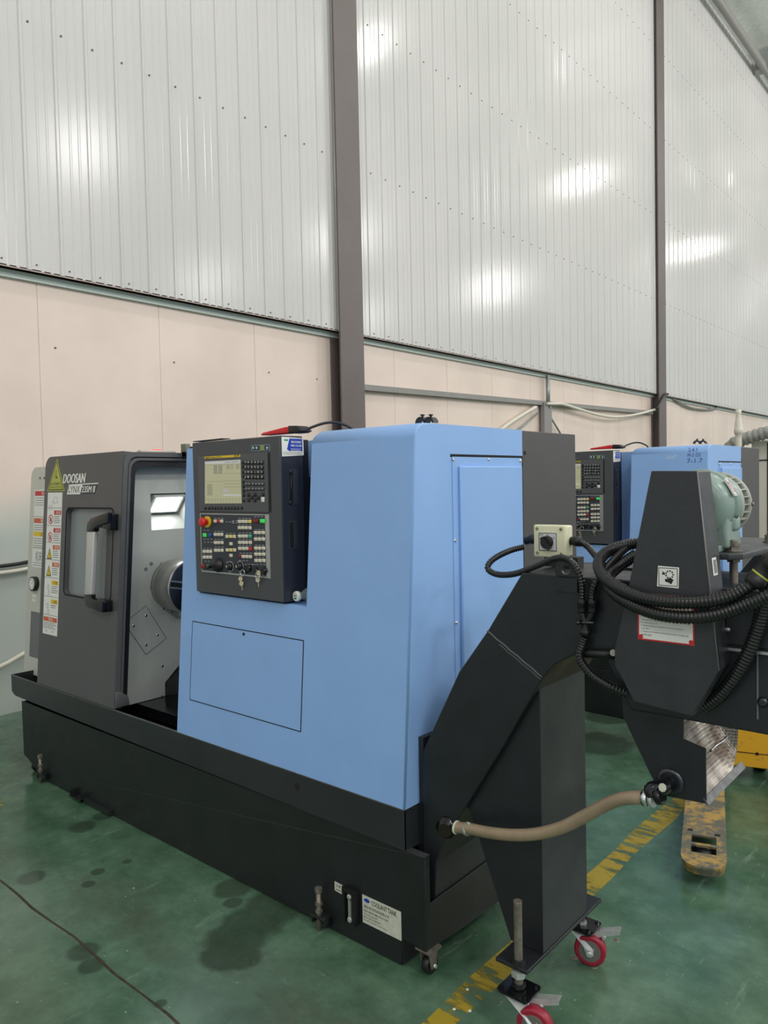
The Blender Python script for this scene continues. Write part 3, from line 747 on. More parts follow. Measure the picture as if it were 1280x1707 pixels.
hpoly(((162, 866), (181, 856), (181, 884), (166, 880)), .0, .045).build('handle_bracket', M_BLACKG, door, bevel=.004)
hpoly(((142, 991), (143, 1008), (149, 1013), (172, 1021), (172, 1004), (158, 1000), (153, 996), (153, 991)), .028, .058).build('door_handle', M_BLACKG, door, bevel=.004, seg=3)
hpoly(((156, 998), (172, 1002), (172, 1021), (156, 1015)), .0, .045).build('handle_bracket', M_BLACKG, door, bevel=.004)
hpoly(((146, 886), (158, 886), (153, 992), (142, 992)), .030, .056).build('grip', mat('satin_aluminium', (196, 194, 192), .35, metal=.35), door, bevel=.007, seg=4)
# lettering
o1 = .0005
g = MB()
for k in range(4): text(g, PF, 'DOOSAN', -3.880+k*.0022, -3.644+k*.0022, 1.603, 1.652, o1+.0008+k*.00005, shear=.22)
g.build('lettering', M_WHITE, door)
g = MB(); g.cur = 0
poly(g, PF, [(-3.830, 1.545), (-3.690, 1.545), (-3.668, 1.596), (-3.812, 1.596)], o1, o1+.0006)
poly(g, PF, [(-3.812, 1.596), (-3.512, 1.601), (-3.514, 1.595), (-3.812, 1.591)], o1, o1+.0007)
g.cur = 1; poly(g, PF, [(-3.690, 1.545), (-3.545, 1.545), (-3.519, 1.594), (-3.668, 1.594)], o1, o1+.0006)
g.cur = 1; text(g, PF, 'LYNX', -3.815, -3.693, 1.554, 1.588, o1+.001, shear=.1, bold=.0)
g.cur = 0; [text(g, PF, '235M II', -3.676+k*.0016, -3.542+k*.0016, 1.554, 1.586, o1+.001+k*.00005, shear=.2) for k in range(3)]
g.build('model_badge', [M_WHITE, mat('badge_grey', (58, 60, 64), .5)], door)
# warning strip
def hazard_tri(mb, cx_, b0, w, h, ci_y, ci_k):
    mb.cur = ci_k; poly(mb, PF, [(cx_-w/2, b0), (cx_+w/2, b0), (cx_, b0+h)], o1+.0006, o1+.0010)
    mb.cur = ci_y; poly(mb, PF, [(cx_-w*.36, b0+h*.09), (cx_+w*.36, b0+h*.09), (cx_, b0+h*.84)], o1+.001, o1+.0013)
    mb.cur = ci_k; rect(mb, PF, cx_-.002, cx_+.002, b0+h*.28, b0+h*.62, o1+.0013, o1+.0016); rect(mb, PF, cx_-.002, cx_+.002, b0+h*.15, b0+h*.21, o1+.0013, o1+.0016)
SA, SB = -4.042, -3.880; st, sb = 1.556, .803
g = MB(); rect(g, PF, SA, SB, sb, st, o1-.0005, o1+.0005); strip_ = g.build('warning_strip', M_WHITE, door)
cells = [st-x for x in (0, .115, .213, .320, .418, .525, .632, .756)]
cells = [1.556, 1.474, 1.380, 1.290, 1.199, 1.104, 1.004, .906, .803]
g = MB()  # mats: 0 ink 1 red 2 orange 3 yellow 4 white 5 grey
for zc in cells[1:-1]: g.cur = 5; rect(g, PF, SA+.004, SB-.004, zc-.0012, zc+.0012, o1+.0005, o1+.0008)
heads = [(1, 1, '危险'), (2, 1, '危险'), (3, 2, '警告'), (4, 2, '警告'), (5, 3, '注意'), (5.5, 3, '注意')]
def head(zt_, a0, ci, s_, tc):
    g.cur = ci; rect(g, PF, a0, SB-.006, zt_-.030, zt_-.007, o1+.0005, o1+.0009)
    g.cur = tc; text(g, PF, s_, a0+.022, SB-.014, zt_-.027, zt_-.010, o1+.0012)
zz = [1.468, 1.374, 1.284, 1.193, 1.098, .998]
for i, zt_ in enumerate(zz):
    ci = (1, 1, 2, 2, 3, 3)[i]; head(zt_, SA+.080, ci, ('危险', '危险', '警告', '警告', '注意', '注意')[i], 4 if i < 4 else 0)
    g.cur = 5; lines(g, PF, SA+.082, SB-.008, zt_-.037, 4 if i < 5 else 2, .0105, .004, o1+.0010, seed=i, word=.01)
    if i < 2:
        g.cur = 1; ringp(g, PF, SA+.044, zt_-.055, .021, .026, o1+.0006, o1+.001, 20)
        g.cur = 0; disc(g, PF, SA+.044, zt_-.057, .008, o1+.0006, o1+.0009, 10, .013); g.cur = 1
        poly(g, PF, [(SA+.028, zt_-.040), (SA+.031, zt_-.037), (SA+.061, zt_-.070), (SA+.058, zt_-.073)], o1+.001, o1+.0012)
    elif i < 4: hazard_tri(g, SA+.044, zt_-.082, .055, .058, 3, 0)
    else:
        g.cur = 5; ringp(g, PF, SA+.045, zt_-.045, .012, .0145, o1+.0006, o1+.001, 14, .7); ringp(g, PF, SA+.055, zt_-.075, .010, .0125, o1+.0006, o1+.001, 14, .6)
g.cur = 2; rect(g, PF, SA+.006, SB-.006, .872, .895, o1+.0005, o1+.0009); g.cur = 4; text(g, PF, '警告', SA+.06, SA+.11, .875, .892, o1+.0012)
g.cur = 5; lines(g, PF, SA+.008, SB-.008, .866, 4, .009, .0035, o1+.001, seed=9, word=.012); g.cur = 0; text(g, PF, '+2', SA+.03, SA+.05, .815, .827, o1+.001); text(g, PF, '+4', SA+.10, SA+.12, .815, .827, o1+.001)
g.cur = 5; outline(g, PF, SA+.075, SA+.11, 1.50, 1.53, .0015, o1+.0005, o1+.0008); outline(g, PF, SA+.02, SA+.05, 1.465, 1.485, .0015, o1+.0005, o1+.0008); rect(g, PF, SA+.06, SA+.063, 1.49, 1.515, o1+.0005, o1+.0008)
g.build('print', [M_INK, M_RED, M_ORANGE, M_YEL, M_WHITE, M_INKG], strip_)
# triangle sticker
g = MB(); g.cur = 0; poly(g, PF, [(-4.050, 1.563), (-3.855, 1.563), (-3.952, 1.735)], o1, o1+.0015)
g.cur = 1; poly(g, PF, [(-4.040, 1.568), (-3.865, 1.568), (-3.952, 1.726)], o1+.0015, o1+.0018)
g.cur = 0; poly(g, PF, [(-4.030, 1.574), (-3.875, 1.574), (-3.952, 1.715)], o1+.0018, o1+.0021)
g.cur = 1; ringp(g, PF, -3.955, 1.663, .006, .009, o1+.0021, o1+.0024, 12); ringp(g, PF, -3.960, 1.640, .008, .011, o1+.0021, o1+.0024, 12)
poly(g, PF, [(-3.948, 1.650), (-3.935, 1.628), (-3.950, 1.630)], o1+.0021, o1+.0024)
text(g, PF, '当心机械伤人', -4.012, -3.893, 1.594, 1.612, o1+.0024); text(g, PF, 'BEWARE MACHINE', -4.015, -3.888, 1.580, 1.589, o1+.0024)
g.build('triangle_sticker', [M_LIME, mat('olive_ink', (58, 62, 24), .5)], door)

# --- fixed cover left of the door
off = .125
PL = Plane((0, 1.825-.525*LEAN+off, 0), (1, 0, 0), (0, LEAN, 1), (0, -1, LEAN))
g = MB()
tl = [(-4.53+.06+.06*math.cos(math.radians(90+15*k)), 1.705-.06+.06*math.sin(math.radians(90+15*k))) for k in range(7)]
poly(g, PL, [(-4.53, .50), (-3.5, .50), (-3.5, 1.705)]+tl, -.55, 0)
lc = g.build('left_cover', M_WGREY, L)
a0, b0 = PL.hit(52, 1094); a1, b1 = PL.hit(56, 1020)
g = MB(); rect(g, PL, PL.hit(49, 1094)[0], -4.2, b0-.002, b1+.002, 0, .001); g.build('recess_edge', M_INKG, lc)
g = MB(); rect(g, PL, PL.hit(54, 1094)[0]+.005, -4.2, b0+.01, b1-.01, .001, .002); g.build('recess', mat('grey_recess', (112, 112, 116), .5), lc)
c0 = PL.hit(60, 973)
g = MB(); g.cyl(PL.p(*c0, 0), PL.p(*c0, .025), .042, 24); ga = g.build('pressure_gauge', M_BLACK, lc)
g = MB(); g.cyl(PL.p(*c0, .025), PL.p(*c0, .0265), .034, 24); g.build('dial', M_WHITE, ga)
g = MB(); ringp(g, PL, c0[0], c0[1], .024, .026, .0265, .0268); poly(g, PL, [(c0[0]-.002, c0[1]), (c0[0]+.015, c0[1]+.018), (c0[0]+.002, c0[1])], .0265, .027); g.build('dial_marks', M_INK, ga)
for (x, y) in ((67, 797), (74, 797)):
    screws(lc, PL, [PL.hit(x, y)], M_INKG, .008, .004)
def lsticker(zt_, zb_, a0, headc, txt, seed, tcol=3, nl=6):
    g = MB(); rect(g, PL, a0, -4.25, zb_, zt_, 0, .0008); s_ = g.build('warning_label', M_WHITE, lc)
    g = MB(); g.cur = headc; rect(g, PL, a0+.006, -4.2, zt_-.034, zt_-.006, .0008, .0012)
    g.cur = tcol; text(g, PL, txt, a0+.09, a0+.16, zt_-.030, zt_-.010, .0015)
    g.cur = 4; lines(g, PL, a0+.01, -4.255, zt_-.045, nl, .0135, .004, .0012, seed=seed, word=.012)
    g.build('print', [M_RED, M_ORANGE, M_YEL, M_WHITE, M_INKG, M_INK], s_)
aL = -4.475
def zl(x, y): return PL.hit(x, y)[1]
lsticker(zl(60, 817), zl(60, 860), aL, 0, '危险', 21, 3, 4); lsticker(zl(57, 862), zl(57, 884), aL, 1, '警告', 22, 3, 3); lsticker(zl(57, 884), zl(57, 911), aL, 2, '注意', 23, 5, 5)
g = MB(); rect(g, PL, aL, -4.25, zl(56, 945), zl(56, 912), 0, .0008); s_ = g.build('warning_label', M_WHITE, lc)
g = MB(); text(g, PL, '机床', aL+.04, aL+.12, zl(56, 935), zl(56, 918), .0011); lines(g, PL, aL+.01, aL+.2, zl(56, 937), 2, .014, .004, .0011, seed=4); g.build('print', M_INKG, s_)
a, b = PL.hit(57, 997); g = MB(); rect(g, PL, a-.022, a+.022, b-.02, b+.02, 0, .0008); s_ = g.build('small_label', M_WHITE, lc)
g = MB(); text(g, PL, '气压', a-.016, a+.016, b-.01, b+.006, .0011); g.build('print', M_INKG, s_)

# roof bits over the door
a = atX(231, 752, -3.35); b = atX(290, 752, -3.35)
g = MB().box(-3.37, -3.33, a.y, b.y, 1.742, 1.758); g.build('lamp_lens', mat('clear_lens', (200, 190, 182), .25), L, bevel=.006)
ym = atX(262, 750, -3.35).y; g = MB().lathe((-3.35, ym-.035, 1.752), (0, 1, 0), [(0, .004), (.012, .011), (.058, .011), (.07, .004)], 14); g.build('red_lamp', M_REDL, L)
a = atY(308, 752, 2.25); g = MB().box(a.x-.02, a.x+.02, 2.24, 2.27, a.z-.03, atY(308, 740, 2.25).z); g.build('switch_dog', mat('olive_grey_metal', (110, 112, 100), .5), L, bevel=.002)
g = MB().box(a.x-.01, a.x+.10, 2.24, 2.27, a.z-.035, a.z-.005); g.cyl((a.x+.055, 2.255, a.z-.01), (a.x+.055, 2.255, a.z+.02), .01, 10); g.build('switch_arm', M_BLACK, L)

# --- operator panel
PO = PY(1.855)
g = MB().box(-2.642, -2.10, 1.855, 1.965, 1.136, 1.752)
op = g.build('control_panel', [M_PANELD], L, bevel=.003)
g = MB(); rect(g, PO, -2.640, -2.102, 1.138, 1.750, 0, .003); g.build('face_sheet', mat('panel_face', (74, 76, 80), .5, bump=.1, bscale=500), op, bevel=.001)
g = MB().box(-2.60, -2.106, 1.965, 2.0, 1.15, 1.74); g.build('mounting_frame', M_BLACK, op)
g = MB().box(-2.45, -2.2, 2.0, 2.12, 1.2, 1.6); g.build('hinge_block', M_BLACK, op)
g = MB().prism([(-2.644, 1.858, 1.756), (-2.45, 1.86, 1.758), (-2.45, 1.90, 1.758), (-2.644, 1.90, 1.756)], (0, 0, .003)); g.build('top_strip', M_BLACK, op)
def mk(pl, cropx, cropy, ox, oy, sc): return pl.hit(ox+cropx/sc, oy+cropy/sc)
P2 = PY(1.850)
def u1(x, y): return mk(P2, x, y, 320, 730, 8.0)         # display unit
def u2(x, y): return mk(P2, x, y, 320, 840, 8.5333)      # operator keys
g = MB(); rect(g, PO, -2.598, -2.168, 1.470, 1.692, .003, .008); g.build('display_bezel', M_PANEL, op, bevel=.0015)
PB = PY(1.855-.008)
g = MB(); poly(g, PB, [u1(183, 875), u1(672, 872), u1(656, 290), u1(183, 316)], 0, .0012); sc_ = g.build('screen', M_SCREEN, op)
g = MB(); poly(g, PB, [u1(186, 355), u1(658, 338), u1(656, 292), u1(183, 316)], .0012, .0016)
poly(g, PB, [u1(430, 775), u1(665, 775), u1(665, 752), u1(430, 752)], .0012, .0016); g.build('screen_bar', M_SCRH, sc_)
def scr_line(x0, y0, x1, y1, w=2): poly(g, PB, [u1(x0, y0), u1(x1, y1), u1(x1, y1-w), u1(x0, y0-w)], .0012, .0017)
g = MB(); scr_line(190, 360, 655, 345); scr_line(432, 475, 660, 472); scr_line(195, 580, 435, 580); scr_line(435, 572, 662, 572); scr_line(435, 612, 662, 612); scr_line(440, 652, 662, 652); scr_line(190, 820, 668, 815)
for i in range(9): scr_line(215, 625+i*17, 285, 625+i*17, 5)
for i in range(7):
    scr_line(300, 375+i*17, 350, 373+i*17, 7); scr_line(365, 373+i*17, 415, 371+i*17, 7)
for i in range(3): scr_line(470, 372+i*20, 515, 370+i*20, 6); scr_line(535, 370+i*20, 555, 369+i*20, 6); scr_line(600, 366+i*20, 640, 365+i*20, 6)
for i in range(11): poly(g, PB, [u1(235+i*40, 868), u1(237+i*40, 868), u1(237+i*40, 822), u1(235+i*40, 822)], .0012, .0017)
a, b = u1(450, 325); text(g, PB, 'O0001 N00000', a, u1(640, 318)[0], b-.003, b+.002, .0018)
g.build('screen_text', M_INKG, sc_)
g = MB(); a = u1(430, 720); poly(g, PB, [u1(430, 720), u1(485, 720), u1(485, 685), u1(430, 685)], .0012, .0016); g.build('screen_icon', mat('lcd_lilac', (170, 170, 180), .4, emit=.3), sc_)
g = MB(); poly(g, PB, [u1(175, 280), u1(652, 252), u1(652, 222), u1(175, 250)], 0, .001); ys = g.build('nameplate', M_YEL, op)
g = MB(); a, b = u1(190, 268); text(g, PB, 'FANUC', a, u1(250, 262)[0], b-.003, b+.0035, .0015, bold=.03); text(g, PB, 'Series 0i-TF', u1(262, 262)[0], u1(400, 250)[0], b-.002, b+.004, .0015); text(g, PB, '0i-TF', u1(575, 240)[0], u1(640, 238)[0], u1(575, 250)[1], u1(575, 228)[1], .0015, bold=.03); g.build('print', M_INK, ys)
g = MB(); g.cur = 0; poly(g, PO, [u1(790, 175), u1(1035, 162), u1(1032, 86), u1(787, 98)], .003, .004)
g.cur = 1; poly(g, PO, [u1(798, 168), u1(1028, 156), u1(1025, 94), u1(795, 105)], .004, .0045)
g.cur = 2; 
for x in (815, 860, 1000): disc(g, PO, *u1(x, 132), .0045, .0045, .005, 8)
g.cur = 3; a, b = u1(935, 132); rect(g, PO, a-.012, a+.012, b-.010, b+.010, .0045, .005)
g.build('icon_sticker', [mat('pale_blue_frame', (120, 160, 170), .5), mat('dark_teal', (44, 66, 76), .5), M_WHITE, mat('olive_icon', (150, 146, 90), .5)], op)
g = MB(); text(g, PO, 'EXT', u1(575, 140)[0], u1(608, 140)[0], u1(575, 150)[1], u1(575, 132)[1], .0035); g.build('lettering', M_INKG, op)
# raised column next to the display
MB().prism([PO.p(-2.163, 1.470, .003), PO.p(-2.158, 1.470, .003), PO.p(-2.158, 1.692, .003), PO.p(-2.163, 1.692, .003)], PO.n*.003).build('display_edge', M_BLACK, op)

# keys: one mesh of each kind, then copies
KM = {}
def key(kind, w, h, d, m, name='key', sym=None):
    k = (kind, round(w, 4), round(h, 4))
    if k not in KM:
        g = MB(); rect(g, Plane((0, 0, 0), (1, 0, 0), (0, 0, 1), (0, -1, 0)), -w/2, w/2, -h/2, h/2, 0, d)
        me_o = g.build('proto_'+kind, m, bevel=.0008, seg=1); KM[k] = me_o.data; bpy.data.objects.remove(me_o)
    return KM[k]
def put(mesh, name, pl, a, b, d, parent):
    o = bpy.data.objects.new(name, mesh); COL.objects.link(o); o.parent = parent; o.location = pl.p(a, b, d)-ORG[parent.name]; return o
for r, yv in enumerate((330, 395, 460, 525, 612, 677)):
    for c_, xv in enumerate((733, 772, 818, 862, 903, 947)):
        put(key('kb' if r < 4 else 'kg', .0165, .0145, .003, M_BLACK if r < 4 else mat('grey_key', (60, 62, 66), .5)), 'keypad_key', PB, *u1(xv+(0, 1, 3, 5, 8, 9)[r], yv), 0, op)
glyph = 'OPNGXZUHYVFR/WQSDLIKJEMTBAC('
g = MB()
letters = [('Op', 'N9', 'G7', 'X8', 'Z9', 'F('), ('X4', 'Y5', 'Z6', 'M1', 'S2', 'T3'), ('H.', 'F0', 'R-', '/.', 'EB', 'D;'), ('A', 'B', 'C', 'W', 'K', 'J')]
for r, yv in enumerate((330, 395, 460, 525)):
    for c_, xv in enumerate((733, 772, 818, 862, 903, 947)):
        a, b = u1(xv-3, yv-4); text(g, PB, letters[r][c_], a-.005, a+.004, b-.003, b+.005, .0034)
for r, yv in enumerate((612, 677)):
    for c_, xv in enumerate((733, 772, 818, 862, 903, 947)):
        a, b = u1(xv+8, yv); text(g, PB, [('POS', 'PRG', 'OFS', 'SHF', 'CAN', 'INP'), ('SYS', 'MSG', 'GRF', 'ALT', 'INS', 'DEL')][r][c_], a-.0055, a+.0055, b-.002, b+.003, .0034)
g.build('key_legend', M_WHITE, op)
for xv, yv in ((765, 760), (765, 828), (808, 795), (850, 757), (850, 828), (895, 795), (955, 755)): put(key('kb', .0165, .0145, .003, M_BLACK), 'arrow_key', PB, *u1(xv, yv), 0, op)
put(key('kw', .018, .019, .0035, M_WHITE), 'reset_key', PB, *u1(957, 822), 0, op)
for i, yv in enumerate((330, 385, 450, 508, 587, 645, 705, 762, 835)): put(key('ks', .012, .0125, .003, M_BLACK), 'soft_key', PB, *u1(690+i*1.4, yv), 0, op)
for i, xv in enumerate((190, 237, 278, 318, 358, 402, 453, 495, 537, 580, 622, 673)):
    put(key('ks', .012, .0125, .003, M_BLACK), 'soft_key', PB, *u1(xv, 935), 0, op)
g = MB()
for i, xv in enumerate((190, 237, 278, 318, 358, 402, 453, 495, 537, 580, 622, 673)):
    a, b = u1(xv-4, 912); rect(g, PB, a-.006, a+.006, b-.0006, b+.0006, 0, .0008)
g.build('tick_marks', M_INKG, op)
# lower operator plate
g = MB(); q4 = [u2(135, 965), u2(1145, 1060), u2(1132, 136), u2(118, 120)]
a0 = min(q4[0][0], q4[3][0]); a1 = q4[1][0]; b0 = q4[1][1]; b1 = q4[2][1]
a0, a1, b0, b1 = -2.598, -2.168, 1.222, 1.462
rect(g, PO, a0, a1, b0, b1, .003, .006); fr_ = g.build('plate_frame', M_ALU, op)
g = MB(); rect(g, PO, a0+.006, a1-.024, b0+.006, b1-.004, .006, .0068); g.build('operator_plate', M_PLATE, op)
PK = PY(1.855-.0068)
W_, Y_, R_, G_, T_, D_ = (('w', M_KEY), ('y', M_KEYY), ('r', M_KEYR), ('g', M_KEYG), ('t', M_KEYT), ('d', M_KEYD))
btn = [(340, 245, W_), (386, 245, R_), (432, 245, W_), (685, 250, W_), (733, 250, W_), (780, 250, W_), (832, 250, Y_), (685, 338, W_), (733, 338, W_), (780, 338, W_), (835, 340, W_),
       (340, 435, W_), (385, 435, W_), (433, 435, W_), (342, 550, W_), (386, 550, W_), (436, 550, W_), (345, 660, W_), (388, 660, W_), (438, 660, W_),
       (508, 463, W_), (560, 463, Y_), (612, 463, W_), (565, 567, W_), (512, 655, W_), (562, 655, Y_), (615, 655, W_), (565, 733, W_),
       (688, 458, W_), (736, 458, W_), (783, 458, W_), (838, 458, T_), (690, 548, W_), (738, 548, W_), (785, 548, W_), (840, 548, W_), (690, 633, W_), (740, 633, W_), (790, 633, W_), (842, 640, R_),
       (697, 742, D_), (740, 747, W_), (790, 748, W_), (840, 750, W_)]
for row, yv in enumerate((408, 500, 630, 715, 805)):
    for xv in (915, 967, 1022): btn.append((xv+row*2, yv, W_))
for yv in (675, 757):
    for xv in (184, 229, 275): btn.append((xv, yv, W_))
for x, y, (k, m_) in btn: put(key('b'+k, .0185, .0125, .004, m_), 'push_button', PK, *u2(x, y), 0, op)
put(key('bD', .026, .0145, .006, M_KEYD), 'stop_button', PK, *u2(922, 242), 0, op)
put(key('bG', .024, .0145, .006, M_KEYG), 'start_button', PK, *u2(1015, 242), 0, op)
put(key('bg2', .021, .0145, .005, M_KEYG), 'start_button', PK, *u2(193, 443), 0, op)
put(key('bb', .021, .0145, .005, M_KEYB), 'push_button', PK, *u2(270, 445), 0, op)
put(key('bR2', .026, .0165, .007, M_KEYD), 'stop_button', PK, *u2(172, 886), 0, op)
put(key('bG2', .020, .0145, .006, M_KEYDG), 'start_button', PK, *u2(243, 884), 0, op)
# tiny legends above rows
g = MB()
for (x, y, n_) in ((340, 205, 3), (685, 205, 4), (685, 297, 4), (340, 392, 3), (342, 505, 3), (345, 615, 3), (508, 420, 3), (688, 413, 4), (690, 503, 4), (690, 592, 4), (700, 700, 4), (915, 367, 3), (917, 460, 3), (920, 588, 3), (922, 675, 3), (925, 765, 3), (184, 635, 3), (184, 718, 3), (497, 255, 3), (590, 240, 3), (590, 270, 3), (185, 375, 2), (185, 500, 3), (190, 545, 3), (905, 182, 3), (690, 805, 3), (505, 830, 2), (770, 860, 3), (890, 860, 4), (540, 975, 1), (690, 985, 1), (920, 1010, 3), (200, 815, 2)):
    for i in range(n_):
        a, b = u2(x+i*48, y); rect(g, PK, a-.006, a+.006, b-.0012, b+.0012, 0, .0006)
a, b = u2(1010, 158); text(g, PK, 'DOOSAN', a-.012, a+.012, b-.0015, b+.003, .0008, bold=.05)
g.build('print', mat('pale_print', (170, 172, 172), .5), op)
# emergency stop, hand wheel, dials, key switches
a, b = u2(232, 255); g = MB().cyl(PK.p(a, b, 0), PK.p(a, b, .006), .023, 28); es_ = g.build('emergency_stop', M_YEL, op)
g = MB().lathe(PK.p(a, b, .006), PK.n, [(0, .011), (.014, .011), (.016, .0185), (.024, .0195), (.029, .016), (.030, .006)], 28); g.build('mushroom_head', M_REDP, es_)
a, b = u2(385, 870); g = MB().lathe(PK.p(a, b, 0), PK.n, [(0, .029), (.006, .029), (.008, .024), (.018, .024), (.022, .018), (.024, .008)], 36); hw = g.build('hand_wheel', M_BLACK, op)
g = MB().cyl(PK.p(a-.02, b-.006, .024), PK.p(a-.02, b-.006, .05), .006, 12); g.build('crank_knob', M_BLACK, hw)
for x, y in ((548, 888), (688, 888)):
    a, b = u2(x, y); g = MB(); ringp(g, PK, a, b, .0195, .0205, 0, .0005); d1_ = g.build('dial_scale', M_WHITE, op)
    g = MB().lathe(PK.p(a, b, 0), PK.n, [(0, .017), (.008, .015), (.009, .012), (.018, .011)], 20); kn = g.build('selector_knob', M_BLACK, op)
    g = MB(); poly(g, PK, [(a-.003, b-.002), (a+.003, b-.002), (a, b+.008)], .018, .0185); g.build('pointer', M_WHITE, kn)
for x, y in ((772, 935), (820, 915), (920, 950), (1035, 950)):
    a, b = u2(x, y); g = MB().lathe(PK.p(a, b, 0), PK.n, [(0, .014), (.006, .013), (.010, .011)], 20); g.build('key_switch', M_BLACKG, op)
# side of the panel: sticker, recessed pulls
PS = PX(-2.10)
g = MB(); poly(g, PS, [PS.hit(x, y) for x, y in ((470, 761), (506, 759), (505, 730), (469, 728))], 0, .001); ss = g.build('service_sticker', M_WHITE, op)
g = MB(); g.cur = 0; poly(g, PS, [PS.hit(x, y) for x, y in ((482, 752), (504, 752), (503, 732), (482, 731), (478, 749))], .001, .0014)
g.cur = 1; a, b = PS.hit(493, 736); 
text(g, PS, 'MACHINE', PS.hit(485, 736)[0], PS.hit(501, 736)[0], b-.006, b+.002, .0018, bold=.02); a, b = PS.hit(493, 742); text(g, PS, '4006-116-106', PS.hit(484, 742)[0], PS.hit(502, 742)[0], b-.006, b+.002, .0018, bold=.02)
lines(g, PS, PS.hit(484, 746)[0], PS.hit(502, 746)[0], b-.014, 2, .006, .002, .0018, word=.004)
g.cur = 2; a, b = PS.hit(473, 733); rect(g, PS, a, a+.02, b-.004, b+.002, .001, .0013); g.cur = 3; lines(g, PS, PS.hit(472, 755)[0], PS.hit(504, 755)[0], PS.hit(488, 754)[1], 2, .006, .0015, .0013, word=.006)
g.build('print', [M_BLUEP, M_WHITE, M_GREENP, M_INKG], ss)
for (x0, y0), (x1, y1) in (((481, 782), (494, 840)), ((482, 868), (494, 915))):
    a0_, b0_ = PS.hit(x0, y0); a1_, b1_ = PS.hit(x1, y1)
    g = MB(); rect(g, PS, a0_-.004, a1_+.01, b1_, b0_, 0, .0015); rp = g.build('recessed_grip', M_PLATE, op)
    g = MB(); rect(g, PS, a0_, a0_+.018, b1_+.006, b0_-.006, .0015, .002); g.build('grip_shadow_gap', M_GAP, rp)
g = MB(); a, b = PS.hit(484, 787); g.lathe(PS.p(a, b, .0015), (1, 0, 0), [(0, .009), (.006, .006)], 14); a, b = PS.hit(484, 838); g.lathe(PS.p(a, b, .0015), (1, 0, 0), [(0, .008), (.006, .006)], 14)
g.cyl(PS.p(*PS.hit(484, 790), .004), PS.p(*PS.hit(484, 836), .004), .0015, 6); g.build('side_latch', M_STEELD, op)
# warning lamp lying on top of the panel with its cable
g = MB(); g.prism([(-2.30, 1.93, 1.766), (-2.135, 1.93, 1.766), (-2.135, 1.93, 1.786), (-2.15, 1.93, 1.79), (-2.29, 1.93, 1.775)], (0, .05, 0)); wl_ = g.build('warning_lamp', M_REDP, L, bevel=.002)
MB().prism([(-2.135, 1.925, 1.764), (-2.085, 1.925, 1.764), (-2.065, 1.925, 1.770), (-2.09, 1.925, 1.790), (-2.135, 1.925, 1.792)], (0, .06, 0)).build('lamp_cap', M_BLACK, wl_, bevel=.002)
MB().tube([(-2.075, 1.95, 1.77), (-2.06, 1.98, 1.785), (-2.03, 2.02, 1.800), (-2.0, 2.06, 1.800), (-1.97, 2.10, 1.778), (-1.965, 2.12, 1.75)], .005, 8).build('lamp_cable', M_CABLEK, wl_)

# --- things on the machine
g = MB(); ax_ = Vector((.15, .985, .03)); c0 = Vector((-2.077, 1.888, 1.157))
bt = thing('water_bottle', c0, 'clear plastic bottle with white cap lying on ledge beside operator panel', 'bottle')
g.lathe(c0, ax_, [(0, .0175), (.003, .0190), (.014, .0190), (.016, .0175)], 24); g.build('cap', M_WHITE, bt)
g = MB().lathe(c0+ax_*.016, ax_, [(0, .012), (.01, .012), (.04, .026), (.06, .029), (.16, .029)], 24); g.build('bottle_body', M_BOTTLE, bt)
PC = Plane(c0-ax_.normalized()*.0, (1, -.12, 0), (0, -.06, 1), -ax_); g = MB(); text(g, PC, 'water', -.010, .010, 0, .007, .0006); g.build('lettering', M_INK, bt)
g = MB(); poly(g, PC, [(-.009, -.004), (.009, -.004), (.005, -.011), (-.005, -.011)], 0, .0005); g.build('green_mark', M_GREENP, bt)
def keybunch(x, y, label, spots):
    a, b = u2(x, y); base = PK.p(a, b, .012)
    t = thing('key_bunch', base, label, 'keys', 'machine keys hanging from the panel')
    g = MB(); pts = [base+Vector((.013*math.cos(k*PI/6), -.004, -.012+.013*math.sin(k*PI/6))) for k in range(13)]; g.tube(pts, .0012, 6, step=.004); g.build('key_ring', M_CHROME, t)
    for sx, sy in spots:
        a, b = u2(sx, sy); c = PK.p(a, b, .010); g = MB()
        g.lathe(c-Vector((0, .001, 0)), (.3, -1, .1), [(0, .0095), (.002, .0095)], 16); g.prism([c+Vector((-.002, -.001, -.006)), c+Vector((.003, -.001, -.006)), c+Vector((.006, -.001, -.026)), c+Vector((.001, -.001, -.026))], (0, .002, 0)); g.build('key', M_BRASSK, t)
    return t
K1 = keybunch(770, 930, 'key ring with two keys dangling from left key switch of near panel', ((730, 1060), (742, 1128)))
K2 = keybunch(985, 965, 'pair of keys hanging from right key switch of near panel', ((985, 975), (975, 1075)))

# ================================================================== COOLANT TANK
T = thing('coolant_tank', (-2.9, 2.3, 0), 'long black coolant tank on casters under the foreground lathe', 'tank', 'coolant tanks')
g = MB()
g.prism([(x, 1.832, z) for x, z in ((-4.303, .392), (-1.447, .392), (-1.447, .088), (-1.552, .092), (-1.552, .004), (-4.12, .004), (-4.16, .04), (-4.25, .075), (-4.30, .09))], (0, .006, 0))
g.prism([(-1.447, 1.832, .392), (-1.447, 1.856, .392), (-1.447, 1.856, .235), (-1.447, 2.38, .240), (-1.447, 2.38, .06), (-1.447, 2.0, .075), (-1.447, 1.832, .088)], (-.005, 0, 0))
g.box(-1.552, -1.546, 1.835, 1.93, .004, .10)
g.box(-4.30, -4.294, 1.835, 2.38, .09, .39)
g.box(-4.28, -1.46, 1.84, 2.38, .088, .094)
g.box(-4.12, -1.56, 1.87, 2.38, .01, .094)
tk = g.build('tank_shell', M_TANK, T, bevel=.0012)
g = MB().box(-1.525, -1.447, 1.830, 1.856, .390, .3935); g.build('rim', mat('worn_dark_rim', (60, 62, 62), .4, var=.4, vscale=25), tk)
